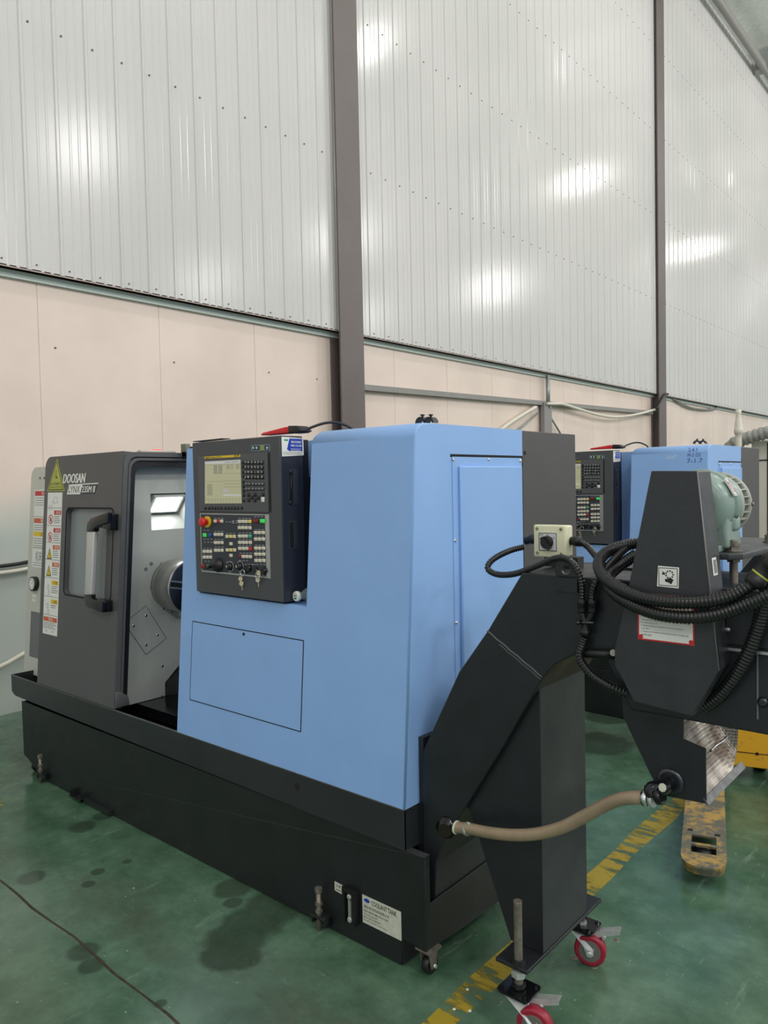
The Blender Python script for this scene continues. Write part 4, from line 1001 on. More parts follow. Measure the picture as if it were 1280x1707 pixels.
def foot(x):
    g = MB(); g.box(x-.036, x+.036, 1.792, 1.832, .045, .054); g.box(x-.036, x-.028, 1.800, 1.832, .018, .045); g.box(x+.028, x+.036, 1.800, 1.832, .018, .045); g.build('foot_bracket', M_TANK, T, bevel=.001)
    g = MB(); g.cyl((x, 1.805, .0), (x, 1.805, .14), .0085, 14); g.hexa((x, 1.805, .135), (x, 1.805, .152), .0135); g.hexa((x, 1.805, .09), (x, 1.805, .10), .0135); g.hexa((x, 1.805, .064), (x, 1.805, .074), .0135); g.build('levelling_bolt', M_RUST, T)
foot(-1.905); foot(-4.04)
def small_caster(x, y):
    g = MB(); g.box(x-.03, x+.03, y-.03, y+.03, .080, .088); g.prism([(x-.022, y-.02, .08), (x+.022, y-.02, .08), (x+.014, y+.02, .02), (x-.014, y+.02, .02)], (0, 0.004, 0)); g.prism([(x-.02, y-.022, .08), (x-.02, y+.022, .08), (x-.02, y+.014, .022), (x-.02, y-.01, .022)], (.004, 0, 0)); g.prism([(x+.016, y-.022, .08), (x+.016, y+.022, .08), (x+.016, y+.014, .022), (x+.016, y-.01, .022)], (.004, 0, 0))
    c = g.build('caster', M_RUST, T); g = MB(); g.cyl((x-.012, y+.005, .028), (x+.012, y+.005, .028), .028, 24); g.build('wheel', M_BLACK, c); g = MB(); g.cyl((x-.024, y+.005, .028), (x+.026, y+.005, .028), .006, 10); g.build('axle', M_ZINC, c)
small_caster(-1.463, 1.862); small_caster(-4.23, 1.868)
P3 = PY(1.832)
g = MB(); g.box(-3.71, -3.60, 1.80, 1.832, .012, .018); g.box(-3.71, -3.704, 1.80, 1.832, .012, .045); g.box(-3.606, -3.60, 1.80, 1.832, .012, .045); g.box(-3.60, -3.35, 1.815, 1.832, .006, .03); g.build('lift_slot', M_TANK, T)
# level gauge
g = MB(); rect(g, P3, -1.795, -1.735, .070, .186, 0, .010); lg = g.build('level_gauge', M_BLACK, T, bevel=.002)
g = MB(); rect(g, P3, -1.795, -1.735, .176, .192, .010, .022); rect(g, P3, -1.795, -1.783, .07, .18, .010, .022); rect(g, P3, -1.748, -1.735, .07, .18, .01, .022); g.build('gauge_cover', M_BLACK, lg)
g = MB(); rect(g, P3, -1.772, -1.760, .090, .150, .010, .016); g.build('sight_tube', M_GAUGEG, lg)
for z in (.162, .082): g = MB().lathe(P3.p(-1.766, z, .010), P3.n, [(0, .010), (.008, .010), (.010, .006)], 16); g.build('gauge_bolt', M_ZINC, lg)
g = MB(); poly(g, P3, [(-1.850, .150), (-1.797, .145), (-1.797, .180), (-1.850, .182)], 0, .0008); sl = g.build('small_label', M_OFFW, T)
g = MB(); text(g, P3, '注意', -1.843, -1.82, .165, .176, .001); lines(g, P3, -1.843, -1.82, .158, 1, .01, .003, .001); ringp(g, P3, -1.806, .163, .008, .0105, .0008, .0011, 16); g.build('print', M_INK, sl)
g = MB(); rect(g, P3, -1.719, -1.549, .085, .181, 0, .0008); ls = g.build('tank_label', M_OFFW, T)
g = MB(); text(g, P3, 'COOLANT TANK', -1.678, -1.567, .157, .174, .0012, bold=.012)
text(g, P3, '烟台铨丰机械有限公司', -1.711, -1.60, .139, .150, .0012); text(g, P3, '地址:烟台市福山区永达街', -1.713, -1.605, .126, .134, .0012)
text(g, P3, 'TEL:0535-6303377', -1.713, -1.65, .115, .121, .0012); text(g, P3, 'FAX:0535-6303399', -1.713, -1.64, .105, .111, .0012); text(g, P3, 'E-mail: tank@coolant.com', -1.713, -1.61, .095, .101, .0012); g.build('print', M_INK, ls)
g = MB(); disc(g, P3, -1.698, .166, .013, .0008, .0012, 18, .0065); g.build('logo', M_BLUEP, ls)

# ================================================================== CHIP CONVEYOR
C = thing('chip_conveyor', (-1.2, 2.05, 0), 'black inclined chip conveyor with green motor in the right foreground', 'conveyor', 'chip conveyors')
Y0, Y1 = 1.89, 2.215
pr = [(-1.505, .10), (-1.502, .30), (-1.490, .709), (-1.345, .984), (-1.239, 1.123), (-1.118, 1.305), (-.38, 1.303), (-.38, .965), (-.80, .965), (-.865, 1.085), (-.90, 1.104), (-.953, 1.091), (-1.017, 1.055), (-1.055, 1.010), (-1.191, .782), (-1.402, .450), (-1.448, .350), (-1.46, .10)]
g = MB().prism([(x, Y0, z) for x, z in pr], (0, Y1-Y0, 0)); hs = g.build('housing', M_CONV, C, bevel=.004)
a = Vector((-1.239, Y0, 1.123)); b = Vector((-1.057, Y0, 1.012))
g = MB(); pts = [a.lerp(b, k/12)+Vector((0, -.0005, .0015*math.sin(k*2.1))) for k in range(13)]; g.tube(pts, .0028, 6); g.build('weld_bead', mat('weld_bead', (90, 92, 94), .4), hs)
g = MB(); g.tube([p+Vector((-.004, 0, -.008)) for p in pts[3:]], .0016, 6); g.build('weld_bead', MATS['weld_bead'], hs)
g = MB(); g.prism([(-1.49, Y1-.01, .709), (-1.345, Y1-.01, .984), (-1.118, Y1-.01, 1.305), (-1.132, Y1-.01, 1.313), (-1.36, Y1-.01, .99), (-1.51, Y1-.01, .709)], (0, .01, 0)); g.build('rear_flange', M_CONV, C)
# head side panel details right of the guard
g = MB(); z_a = .985
rect(g, PY(Y0), -.56, -.38, 1.17, 1.29, 0, .012); g.build('bearing_plate', M_CONV, C, bevel=.002)
g = MB(); rect(g, PY(Y0), -.565, -.38, 1.155, 1.162, 0, .010); g.build('adjuster_slot', M_ALU, C)
g = MB(); x_ = atY(1262, 1100, Y0).x; rect(g, PY(Y0), x_, x_+.003, 1.0, 1.16, 0, .004); g.build('fold_edge', M_INKG, C)
for p in ((1270, 1070), (1272, 1170)):
    q_ = atY(*p, Y0); g = MB().lathe(q_, (0, -1, 0), [(0, .012), (.006, .012), (.010, .007)], 14); g.build('bolt', M_STEELD, C)
# lug with eye
g = MB(); lx, lz = -.975, 1.322; outer_ = [(-1.008, 1.263), (-.940, 1.261), (-.942, 1.315)]+[(lx+.033*math.cos(t), lz+.028*math.sin(t)) for t in [PI*k/10 for k in range(11)]]
inner = [(lx+.014*math.cos(t), lz+.013*math.sin(t)) for t in [2*PI*k/16 for k in range(16)]]
g.box(-1.008, -.942, Y0-.010, Y0, 1.262, 1.305)
for k in range(16):
    t0, t1 = 2*PI*k/16, 2*PI*(k+1)/16
    def ro_(t):
        c, s_ = math.cos(t), math.sin(t); r = 1/max(abs(c)/.033, 1e-6) if abs(s_)/.03 < abs(c)/.033 and s_ < 0 else .033
        return (lx+min(r, .040)*c, max(lz+r*s_, 1.30))
    g.prism([(*[lx+.014*math.cos(t0)], Y0-.010, lz+.013*math.sin(t0)), (ro_(t0)[0], Y0-.010, ro_(t0)[1]), (ro_(t1)[0], Y0-.010, ro_(t1)[1]), (lx+.014*math.cos(t1), Y0-.010, lz+.013*math.sin(t1))], (0, .010, 0))
g.build('lifting_lug', M_CONV, C)
# support leg
g = MB(); g.prism([(x, 1.915, z) for x, z in ((-1.19, .187), (-1.08, .187), (-1.08, 1.0), (-1.12, .93), (-1.36, .60), (-1.305, .485))], (0, .285, 0)); g.build('support_leg', M_CONV, C, bevel=.002)
g = MB().box(-1.181, -1.077, 1.817, 2.297, .176, .187); g.build('base_plate', M_CONV, C, bevel=.0015)
g = MB(); n_ = 90
g.lathe((-1.113, 1.832, .06), (0, 0, 1), [(i*.0035, .0125 if i % 2 else .0112) for i in range(n_)], 16); rod = g.build('threaded_rod', M_RUST, C)
g = MB().hexa((-1.113, 1.832, .187), (-1.113, 1.832, .203), .0195); g.build('nut', M_TANK, C)
g = MB().hexa((-1.113, 1.832, .152), (-1.113, 1.832, .170), .021, .3); g.build('nut', M_ZINC, C)
g = MB().hexa((-1.113, 1.832, .122), (-1.113, 1.832, .134), .020, .1); g.build('nut', M_TANK, C)
def caster(px_, py_, wx, wy, ang):
    g = MB(); g.prism([(px_+(x*math.cos(ang*.0)-y*math.sin(0)), py_+y, .112) for x, y in rrect(-.05, .05, -.045, .045, .012, 3)], (0, 0, .006))
    for sx in (-.036, .036):
        for sy in (-.032, .032): g.hexa((px_+sx, py_+sy, .105), (px_+sx, py_+sy, .124), .006)
    ct = g.build('caster', M_BLACKG, C)
    d = Vector((math.cos(ang), math.sin(ang), 0)); n_ = Vector((-d.y, d.x, 0)); c = Vector((wx, wy, .051)); s0 = Vector((px_, py_, .108))
    g = MB()
    g.cyl((px_, py_, .098), (px_, py_, .112), .034, 20)
    for s_ in (-1, 1):
        o_ = n_*(s_*.021)
        g.prism([Vector((px_, py_, .100))+o_-d*.034, Vector((px_, py_, .100))+o_+d*.036, c+o_+d*.016+Vector((0, 0, .012)), c+o_+d*.012-Vector((0, 0, .010)), c+o_-d*.010-Vector((0, 0, .010)), c+o_-d*.020+Vector((0, 0, .02))], n_*(.003*s_))
    g.build('fork', M_ZINC, ct)
    g = MB().lathe(c-n_*.016, n_, [(0, .044), (.004, .050), (.028, .050), (.032, .044)], 36); g.build('wheel', M_PURED, ct)
    g = MB().lathe(c-n_*.0175, n_, [(0, .034), (.035, .034)], 28); g.build('wheel_hub', mat('hub_grey', (120, 118, 112), .5, metal=.4), ct)
    g = MB().cyl(c-n_*.030, c+n_*.028, .007, 10); g.lathe(c-n_*.030, -n_, [(0, .011), (.006, .011), (.007, .006)], 6); g.build('axle', M_ZINC, ct)
    g = MB(); e0 = Vector((px_, py_, .108))+d*.035; e1 = e0+d*.085+Vector((0, 0, .014))
    g.prism([e0-n_*.02-Vector((0, 0, .012)), e0+n_*.02-Vector((0, 0, .012)), e1+n_*.014, e1-n_*.014], (0, 0, .004))
    g.prism([e0-n_*.02-Vector((0, 0, .020)), e1-n_*.016-Vector((0, 0, .008)), e1-n_*.016+Vector((0, 0, .006)), e0-n_*.02+Vector((0, 0, .0))], n_*.003)
    g.cyl(e0+d*.035-n_*.022-Vector((0, 0, .012)), e0+d*.035+n_*.02-Vector((0, 0, .012)), .006, 10)
    g.build('brake_pedal', M_ZINC, ct)
    return ct
caster(-1.113, 1.832, -1.050, 1.812, math.radians(12)); caster(-1.115, 2.235, -1.083, 2.225, math.radians(18))
g = MB().cyl((-1.115, 2.235, .118), (-1.115, 2.235, .15), .0085, 12); g.hexa((-1.115, 2.235, .118), (-1.115, 2.235, .128), .014); g.build('caster_bolt', M_ZINC, C)
g = MB().cyl((-1.115, 2.235, .12), (-1.115, 2.235, .178), .0085, 12); g.build('caster_stud', M_RUST, C)
# chain guard
YG = 1.80; PG = PY(YG)
gp = [PG.hit(x, y) for x, y in ((1085, 785), (1162, 785), (1198, 1118), (1153, 1195), (1056, 1170), (1038, 1134), (1024, 1110), (1024, 1082), (1040, 1014))]
g = MB().prism([(a, YG, b) for a, b in gp], (0, Y0-YG+.004, 0)); gd = g.build('chain_guard', M_GUARD, C, bevel=.0025)
g = MB()
for p in ((1184, 880), (1212, 1050)):
    q_ = atY(*p, Y0-.014); MB().lathe(q_-Vector((.006, 0, 0)), (1, 0, .1), [(0, .004), (.010, .004), (.012, .003)], 10).build('screw', M_ZINC, gd)
g = MB(); rx = [PG.hit(x, y) for x, y in ((1095, 977), (1131, 981), (1132, 946), (1097, 943))]; poly(g, PG, rx, 0, .0008); ps = g.build('hazard_pictogram', M_WHITE, gd)
cx_, cz_ = sum(p[0] for p in rx)/4, sum(p[1] for p in rx)/4
g = MB(); outline(g, PG, cx_-.022, cx_+.022, cz_-.021, cz_+.021, .0015, .0008, .0011)
for k in range(9):
    t = 2*PI*k/9; disc(g, PG, cx_+.0035+.0085*math.cos(t), cz_+.006+.0085*math.sin(t), .0022, .0008, .0011, 6)
poly(g, PG, [(cx_-.008, cz_-.006), (cx_+.006, cz_-.002), (cx_+.013, cz_-.006), (cx_+.008, cz_-.017), (cx_, cz_-.013), (cx_-.006, cz_-.012)], .0008, .0011)
poly(g, PG, [(cx_-.015, cz_+.014), (cx_-.008, cz_+.010), (cx_-.007, cz_+.004), (cx_-.016, cz_+.006), (cx_-.012, cz_+.009)], .0008, .0011)
g.build('print', M_INK, ps)
g = MB(); wq = [PG.hit(x, y) for x, y in ((1061, 1062), (1155, 1078), (1159, 1000), (1066, 986))]
wa0 = (wq[0][0]+wq[3][0])/2; wa1 = (wq[1][0]+wq[2][0])/2; wb0 = wq[0][1]; wb1 = wb0+.110
rect(g, PG, wa0, wa1, wb0-.004, wb1, 0, .0008); wl2 = g.build('instruction_label', M_WHITE, gd)
g = MB(); g.cur = 0; outline(g, PG, wa0+.001, wa1-.001, wb0-.003, wb1-.001, .0035, .0008, .0011)
disc(g, PG, wa0+.007, wb0+.003, .0055, .0008, .0012, 14); disc(g, PG, wa1-.007, wb0+.003, .0055, .0008, .0012, 14)
text(g, PG, '请勿将手伸入排屑机内', wa0+.02, wa1-.02, wb1-.014, wb1-.007, .0012); text(g, PG, '机器运转时严禁打开护罩', wa0+.008, wa1-.02, wb1-.026, wb1-.019, .0012)
text(g, PG, '注意铁屑高温伤人定期加注润滑油', wa0+.008, wa1-.012, wb1-.036, wb1-.030, .0012); text(g, PG, '每150小时润滑链条检查张紧螺栓', wa0+.008, wa1-.012, wb1-.046, wb1-.040, .0012)
g.cur = 1
for i, s_ in enumerate(('2. Lubricate conveyor with lube oil every 150 hours.', '3. Be careful for the broken piece of long or hotter being', 'be collected by oil.', '4. Check if the press between rotor and conveyor', 'is proper.', '5. Regulate the tension of conveyor chain by adjusting', 'tension bolt.')):
    w = (wa1-wa0-.016)*min(1, len(s_)/56.0); text(g, PG, s_, wa0+.007, wa0+.007+w, wb1-.0595-i*.0072, wb1-.0552-i*.0072, .0012)
g.build('print', [M_RED, M_INK], wl2)
# label on the guard's right flank
fa = Vector((gp[1][0], 0, gp[1][1])); fb = Vector((gp[2][0], 0, gp[2][1])); fd = (fb-fa)
nrm = Vector((-fd.z, 0, fd.x)).normalized(); 
if nrm.x < 0: nrm = -nrm
def flank(t, y, d=0): return fa+fd*t+Vector((0, y, 0))+nrm*(.0005+d)
g = MB(); g.prism([flank(.445, 1.832), flank(.535, 1.832), flank(.535, 1.862), flank(.445, 1.862)], nrm*.0008); fl = g.build('side_label', M_WHITE, gd)
g = MB(); g.prism([flank(.455, 1.841, .0009), flank(.525, 1.841, .0009), flank(.525, 1.846, .0009), flank(.455, 1.846, .0009)], nrm*.0006); g.prism([flank(.455, 1.852, .0009), flank(.525, 1.852, .0009), flank(.525, 1.856, .0009), flank(.455, 1.856, .0009)], nrm*.0006); g.build('print', M_INK, fl)
# white edge lining where the guard was folded
g = MB(); g.cyl((gp[1][0], YG+.0, gp[1][1]), (gp[2][0], YG+.0, gp[2][1]), .0016, 6); g.build('worn_fold', mat('worn_fold', (120, 118, 114), .4), gd)
# motor mounting plate on four threaded rods
g = MB().prism([(-.76, 1.905, 1.368), (-.560, 1.905, 1.368), (-.535, 1.93, 1.368), (-.520, 2.45, 1.368), (-.76, 2.45, 1.368)], (0, 0, .014)); g.build('motor_plate', M_GUARD, C, bevel=.0015)
for rx_, ry_ in ((-.572, 1.985), (-.565, 2.30), (-.74, 2.40)):
    g = MB(); g.lathe((rx_, ry_, 1.30), (0, 0, 1), [(i*.003, .0105 if i % 2 else .0095) for i in range(38)], 16); g.build('threaded_rod', M_RUST, C)
    g = MB(); g.cyl((rx_, ry_, 1.382), (rx_, ry_, 1.385), .020, 18); g.hexa((rx_, ry_, 1.385), (rx_, ry_, 1.394), .0165); g.hexa((rx_, ry_, 1.395), (rx_, ry_, 1.403), .0165, .4); g.build('nut', M_RUST, C)
    g = MB(); g.hexa((rx_, ry_, 1.356), (rx_, ry_, 1.368), .0165, .2); g.build('nut', M_RUST, C)
# gear motor
mx_, mz_ = -.660, 1.494
g = MB(); g.lathe((mx_, 1.930, mz_), (0, 1, 0), [(0, .060), (.008, .078), (.020, .084), (.05, .090), (.066, .090), (.070, .082), (.10, .080), (.104, .089), (.135, .089), (.14, .085)], 40)
gm = g.build('gear_motor', M_MOTOR, C)
g = MB(); g.prism([(mx_-.06, 1.955, 1.39), (mx_+.085, 1.955, 1.39), (mx_+.080, 1.955, 1.43), (mx_+.082, 1.955, 1.48), (mx_-.08, 1.955, 1.47)], (0, .115, 0)); g.build('pedestal', M_MOTOR, gm, bevel=.008, seg=3)
g = MB().box(mx_-.10, mx_+.070, 1.915, 1.985, 1.382, 1.398); g.build('foot', M_MOTOR, gm, bevel=.003)
g = MB(); g.tube([Vector((mx_+.083*math.cos(t), 2.015, mz_+.083*math.sin(t))) for t in [math.radians(-20+14*k) for k in range(11)]], .012, 10); g.build('rib', M_MOTOR, gm)
g = MB().box(mx_+.045, mx_+.088, 2.0, 2.05, 1.43, 1.468); g.build('terminal_boss', M_MOTOR, gm, bevel=.010, seg=4)
g = MB().cyl((mx_+.055, 1.935, 1.398), (mx_+.055, 1.935, 1.406), .012, 14); g.hexa((mx_+.055, 1.935, 1.406), (mx_+.055, 1.935, 1.416), .010); g.build('foot_bolt', M_COPPER, gm)
tt = math.radians(30); nd = Vector((math.cos(tt), 0, math.sin(tt))); td = Vector((-math.sin(tt), 0, math.cos(tt))); cpt = Vector((mx_, 1.985, mz_))+nd*.093
PN = Plane(cpt, (0, 1, 0), td, nd)
g = MB(); rect(g, PN, -.012, .012, -.024, .024, 0, .003); npl = g.build('nameplate', M_WHITE, gm)
g = MB(); outline(g, PN, -.010, .010, -.021, .021, .0018, .003, .0035); poly(g, PN, [(-.006, .016), (.002, .016), (.002, -.004), (.006, -.016), (.002, -.016), (-.002, -.004), (-.003, .01), (-.006, .01)], .003, .0036); g.build('print', M_KEYD, npl)
# fan cowl with slots
fy0 = 2.085
g = MB(); g.lathe((mx_, fy0, mz_), (0, 1, 0), [(0, .072), (.060, .072)], 32); g.build('fan_core', M_GAP, gm)
g = MB(); g.lathe((mx_, fy0, mz_), (0, 1, 0), [(0, .083), (.008, .085), (.009, .078)], 40, caps=False)
for k in range(26):
    t = 2*PI*k/26; c = Vector((mx_+.081*math.cos(t), 0, mz_+.081*math.sin(t))); tn = Vector((-math.sin(t), 0, math.cos(t)))*.0013; rn = Vector((math.cos(t), 0, math.sin(t)))*.004
    g.prism([c-tn-rn+Vector((0, fy0+.01, 0)), c+tn-rn+Vector((0, fy0+.01, 0)), c+tn+rn+Vector((0, fy0+.01, 0)), c-tn+rn+Vector((0, fy0+.01, 0))], (0, .052, 0))
g.lathe((mx_, fy0+.058, mz_), (0, 1, 0), [(0, .080), (.001, .0865), (.010, .0865), (.018, .076), (.019, .01)], 40)
g.build('fan_cowl', mat('pale_grey_cowl', (172, 174, 164), .4), gm)
g = MB(); g.lathe((mx_+.086, fy0+.064, mz_), (1, 0, 0), [(0, .005), (.005, .005), (.006, .003)], 10); g.build('cowl_screw', M_RUST, gm)
# chute
g = MB(); PCt = PY(Y0+.004)
ck = [PY(1.9).hit(x, y) for x, y in ((1037, 1160), (1040, 1195), (1085, 1290), (1105, 1325), (1178, 1339), (1177, 1248), (1140, 1232), (1140, 1185))]
g.prism([(a, 1.896, b) for a, b in ck], (0, .005, 0)); ct_ = g.build('chute', M_CONV, C)
prof_ = [(-.612, .766), (-.640, .800), (-.672, .850), (-.700, .905), (-.735, .955), (-.79, .985)]
def surf(u, v):          # u: up the slide 0..1, v: across 0..1, the far side curls up into the cheek
    f_ = u*(len(prof_)-1); i = min(int(f_), len(prof_)-2); f_ -= i
    x = prof_[i][0]*(1-f_)+prof_[i+1][0]*f_; z = prof_[i][1]*(1-f_)+prof_[i+1][1]*f_
    c = max(0, (v-.55)/.45)
    return Vector((x-.012*c*(1-u), 1.90+.305*v-.0*c, min(z+.115*(1-math.sqrt(max(0, 1-c*c)))*(1-.55*u), 1.02)))
g = MB(); nu, nv = 16, 22
g.add([surf(i/nu, j/nv) for i in range(nu+1) for j in range(nv+1)], [(i*(nv+1)+j, (i+1)*(nv+1)+j, (i+1)*(nv+1)+j+1, i*(nv+1)+j+1) for i in range(nu) for j in range(nv)], True)
slide = g.build('slide_sheet', M_PERF, ct_, fixn=False)
g = MB(); g.prism([(-.620, 1.895, .776), (-.609, 1.895, .760), (-.606, 1.895, .762), (-.617, 1.895, .778)], (0, .31, 0)); g.build('scraped_lip', mat('bare_lip', (122, 122, 122), .4, metal=.7, var=.4, vscale=25), ct_)
def pixof(p):
    v = p-CAM; z = v.dot(_f); return (640+FPX*v.dot(_R)/z, 853.5-FPX*v.dot(_U)/z)
def onsurf(x, y): return min(((pixof(surf(i/40, j/40))[0]-x)**2+(pixof(surf(i/40, j/40))[1]-y)**2, i, j) for i in range(41) for j in range(41))[1:]
ds = [surf(*(k/40 for k in onsurf(x, y)))+Vector((.002, -.001, .001)) for x, y in ((1184, 1252), (1192, 1243), (1202, 1237), (1213, 1229))]
MB().tube(ds, .003, 8, step=.004).build('dent', M_ALU, ct_)
# elbow, flange, hose port
fc = atY(1118, 1303, 1.896)
g = MB().lathe((fc.x, 1.896, fc.z), (0, -1, 0), [(0, .034), (.006, .034), (.007, .026)], 24); g.build('elbow_flange', M_STEELD, C)
g = MB(); e_end = atY(1080, 1328, 1.835)
g.tube([(fc.x, 1.895, fc.z), (fc.x, 1.872, fc.z), (fc.x-.007, 1.850, fc.z-.002), (fc.x-.026, 1.838, fc.z-.008), (e_end.x+.012, 1.836, e_end.z+.004)], .0190, 20, step=.004); el = g.build('pipe_elbow', M_BLACKG, C)
dr = Vector((-1, 0, -.32)).normalized(); c_ = Vector((e_end.x+.025, 1.836, e_end.z+.008))
g = MB().lathe(c_-dr*.012, dr, [(0, .0215), (.016, .0215)], 24); g.build('collar', M_BLACKG, el)
g = MB(); q_ = atY(1104, 1313, 1.812); g.lathe(q_, (-.2, -1, .25), [(0, .011), (.0015, .010)], 8); g.build('paint_mark', M_OFFW, el)
port = atY(745, 1378, Y0)
g = MB().lathe(port, (.35, -.9, 0), [(0, .033), (.010, .033), (.012, .024), (.03, .022)], 20); g.build('hose_port', M_BLACKG, C)
# stay rod
g = MB(); a = atY(962, 1088, 1.875); b = atY(1024, 1091, 1.875); g.cyl(a, b, .0125, 14); sr = g.build('stay_rod', M_BLACK, C)
g = MB(); b2 = atY(1022, 1088, 1.862); g.lathe(b2, (.6, -1, 0), [(0, .009), (.002, .009)], 8); g.build('paint_mark', M_OFFW, sr)
# flat bars at the rear of the head (guide rails)
g = MB(); g.prism([(-.93, 2.10, 1.305), (-.88, 2.10, 1.305), (-.88, 2.18, 1.305), (-.93, 2.18, 1.305)], (0, 0, .006)); g.build('top_clip', M_CONV, C)

# ================================================================== HOSES AND CONDUITS
def rib(r, depth=.0021):
    seq = (0, 1, 1, 0)
    return lambda i: r-depth+depth*seq[i % 4]
def conduit(pts, r, label, name='corrugated_conduit', step=.0021, group='corrugated conduits'):
    g = MB().tube(pts, r, 14, rf=rib(r), step=step); o = g.build(name, M_HOSE, at=pts[0]); return tag(o, label, 'conduit', group)
def A(x, y, Y): return atY(x, y, Y)
# switch box on its bracket
SBX = thing('switch_box', (-1.115, 2.10, 1.31), 'cream isolator switch box with black rotary knob on top of conveyor', 'switch')
g = MB().box(-1.166, -1.064, 2.065, 2.10, 1.337, 1.431); g.build('box_base', M_CREAM, SBX, bevel=.006, seg=3)
g = MB().box(-1.168, -1.062, 2.045, 2.067, 1.335, 1.433); g.build('lid', M_CREAM, SBX, bevel=.005, seg=3)
PSW = PY(2.045)
for x, z in ((-1.155, 1.421), (-1.075, 1.421), (-1.155, 1.347), (-1.075, 1.347)):
    g = MB().lathe(PSW.p(x, z, 0), PSW.n, [(0, .0065), (.0012, .006)], 14); sw = g.build('lid_screw', mat('cream_screw', (190, 184, 140), .5), SBX)
    g = MB(); rect(g, PSW, x-.005, x+.005, z-.0007, z+.0007, .0012, .0015); rect(g, PSW, x-.0007, x+.0007, z-.005, z+.005, .0012, .0015); g.build('cross_slot', M_INK, sw)
g = MB(); rect(g, PSW, -1.148, -1.088, 1.355, 1.410, 0, .003); dp_ = g.build('dial_plate', mat('dial_silver', (206, 208, 206), .4), SBX)
g = MB(); outline(g, PSW, -1.147, -1.089, 1.356, 1.409, .0018, .003, .0034); text(g, PSW, 'REV', -1.143, -1.132, 1.401, 1.406, .0035); text(g, PSW, 'L.R', -1.142, -1.134, 1.392, 1.397, .0035); text(g, PSW, 'I.K', -1.104, -1.094, 1.392, 1.397, .0035); text(g, PSW, '0', -1.121, -1.117, 1.400, 1.406, .0035); g.build('print', M_INK, dp_)
g = MB().lathe(PSW.p(-1.119, 1.381, .003), PSW.n, [(0, .020), (.010, .019), (.011, .017)], 24); kn = g.build('rotary_knob', M_BLACK, SBX)
g = MB(); dd = Vector((.5, -.62)).normalized(); nn_ = Vector((-dd.y, dd.x)); c2 = Vector((-1.119, 1.381)); poly(g, PSW, [tuple(c2-dd*.019-nn_*.005), tuple(c2+dd*.024-nn_*.006), tuple(c2+dd*.024+nn_*.006), tuple(c2-dd*.019+nn_*.005)], .011, .022); g.build('knob_grip', M_BLACK, kn)
g = MB().box(-1.14, -1.03, 2.06, 2.10, 1.306, 1.337); g.build('bracket', M_BLACK, SBX)
gl = (-1.170, 2.085, 1.392); gr = (-1.062, 2.085, 1.384)
g = MB().lathe(gl, (-1, 0, -.28), [(0, .013), (.012, .013), (.013, .016), (.030, .016), (.031, .013), (.05, .013)], 12); g.build('cable_gland', M_BLACK, SBX)
g = MB().lathe(gr, (1, 0, -.02), [(0, .013), (.008, .013), (.009, .0155), (.030, .0155), (.031, .012)], 12); g.build('cable_gland', M_BLACK, SBX)
Yc = 1.868
conduit([A(872, 912, 2.085), A(850, 918, 2.04), A(827, 929, 1.98), A(814, 941, 1.95), A(815, 951, 1.94), A(832, 958, 1.93), A(860, 956, 1.91), A(895, 943, 1.895), A(925, 931, 1.885), A(946, 932, 1.875), A(962, 950, Yc), A(970, 975, Yc), A(970, 1008, Yc)], .0095,
        'black corrugated conduit looping from left side of cream switch box')
conduit([A(962, 902, 2.085), A(978, 910, 2.085), A(992, 926, 2.06), A(1001, 936, 2.03), A(1010, 950, 2.0)], .0095,
        'black corrugated conduit leaving the right side of cream switch box')
conduit([A(987, 1008, Yc), A(987, 990, Yc), A(993, 972, 1.865), A(1008, 950, 1.88), A(1026, 930, 1.92), A(1046, 912, 1.97), A(1062, 903, 2.0)], .0100,
        'black corrugated conduit curving from Y-fitting up behind the chain guard')
# Y-fitting
g = MB()
YF = thing('hose_splitter', A(977, 1045, Yc), 'black Y-shaped conduit fitting hanging on conveyor side plate', 'fitting')
for x in (970, 988):
    g = MB(); p = A(x, 1000, Yc); g.lathe(p, (0, 0, -1), [(0, .011), (.004, .0125), (.014, .0125), (.015, .011), (.028, .0122), (.034, .0122)], 16); g.build('socket', M_BLACK, YF)
g = MB(); m0 = A(977, 1042, Yc); g.tube([A(970, 1020, Yc), A(973, 1032, Yc), m0], .0095, 12, step=.006); g.tube([A(988, 1020, Yc), A(983, 1032, Yc), m0], .0095, 12, step=.006); g.build('fork_body', M_BLACK, YF)
g = MB(); g.lathe(m0+Vector((0, 0, .004)), (-.05, 0, -1), [(0, .012), (.016, .012), (.017, .015), (.03, .015), (.031, .012)], 16); g.build('socket', M_BLACK, YF)
g = MB(); g.cyl(A(964, 1038, Yc-.01), A(990, 1038, Yc-.01), .004, 8); g.cyl(A(962, 1038, Yc-.01), A(967, 1038, Yc-.01), .006, 8); g.build('clamp_screw', M_STEELD, YF)
conduit([A(976, 1062, Yc), A(971, 1075, Yc), A(966, 1092, 1.862), A(972, 1108, 1.858), A(990, 1128, 1.856), A(1018, 1145, 1.856), A(1045, 1156, 1.87)], .0125,
        'black corrugated conduit dropping from Y-fitting to lower left of chain guard')
big = .0175; Yh = 1.765
conduit([A(1072, 905, 1.99), A(1048, 908, 1.975), A(1020, 916, 1.94), A(1003, 928, 1.90), A(998, 944, 1.86), A(1008, 963, 1.82), A(1035, 982, 1.785), A(1080, 998, 1.765), A(1130, 1004, 1.760), A(1180, 1002, 1.765), A(1220, 992, 1.775), A(1262, 968, 1.79)], .0160,
        'upper of two thick corrugated hoses wrapped across front of chain guard')
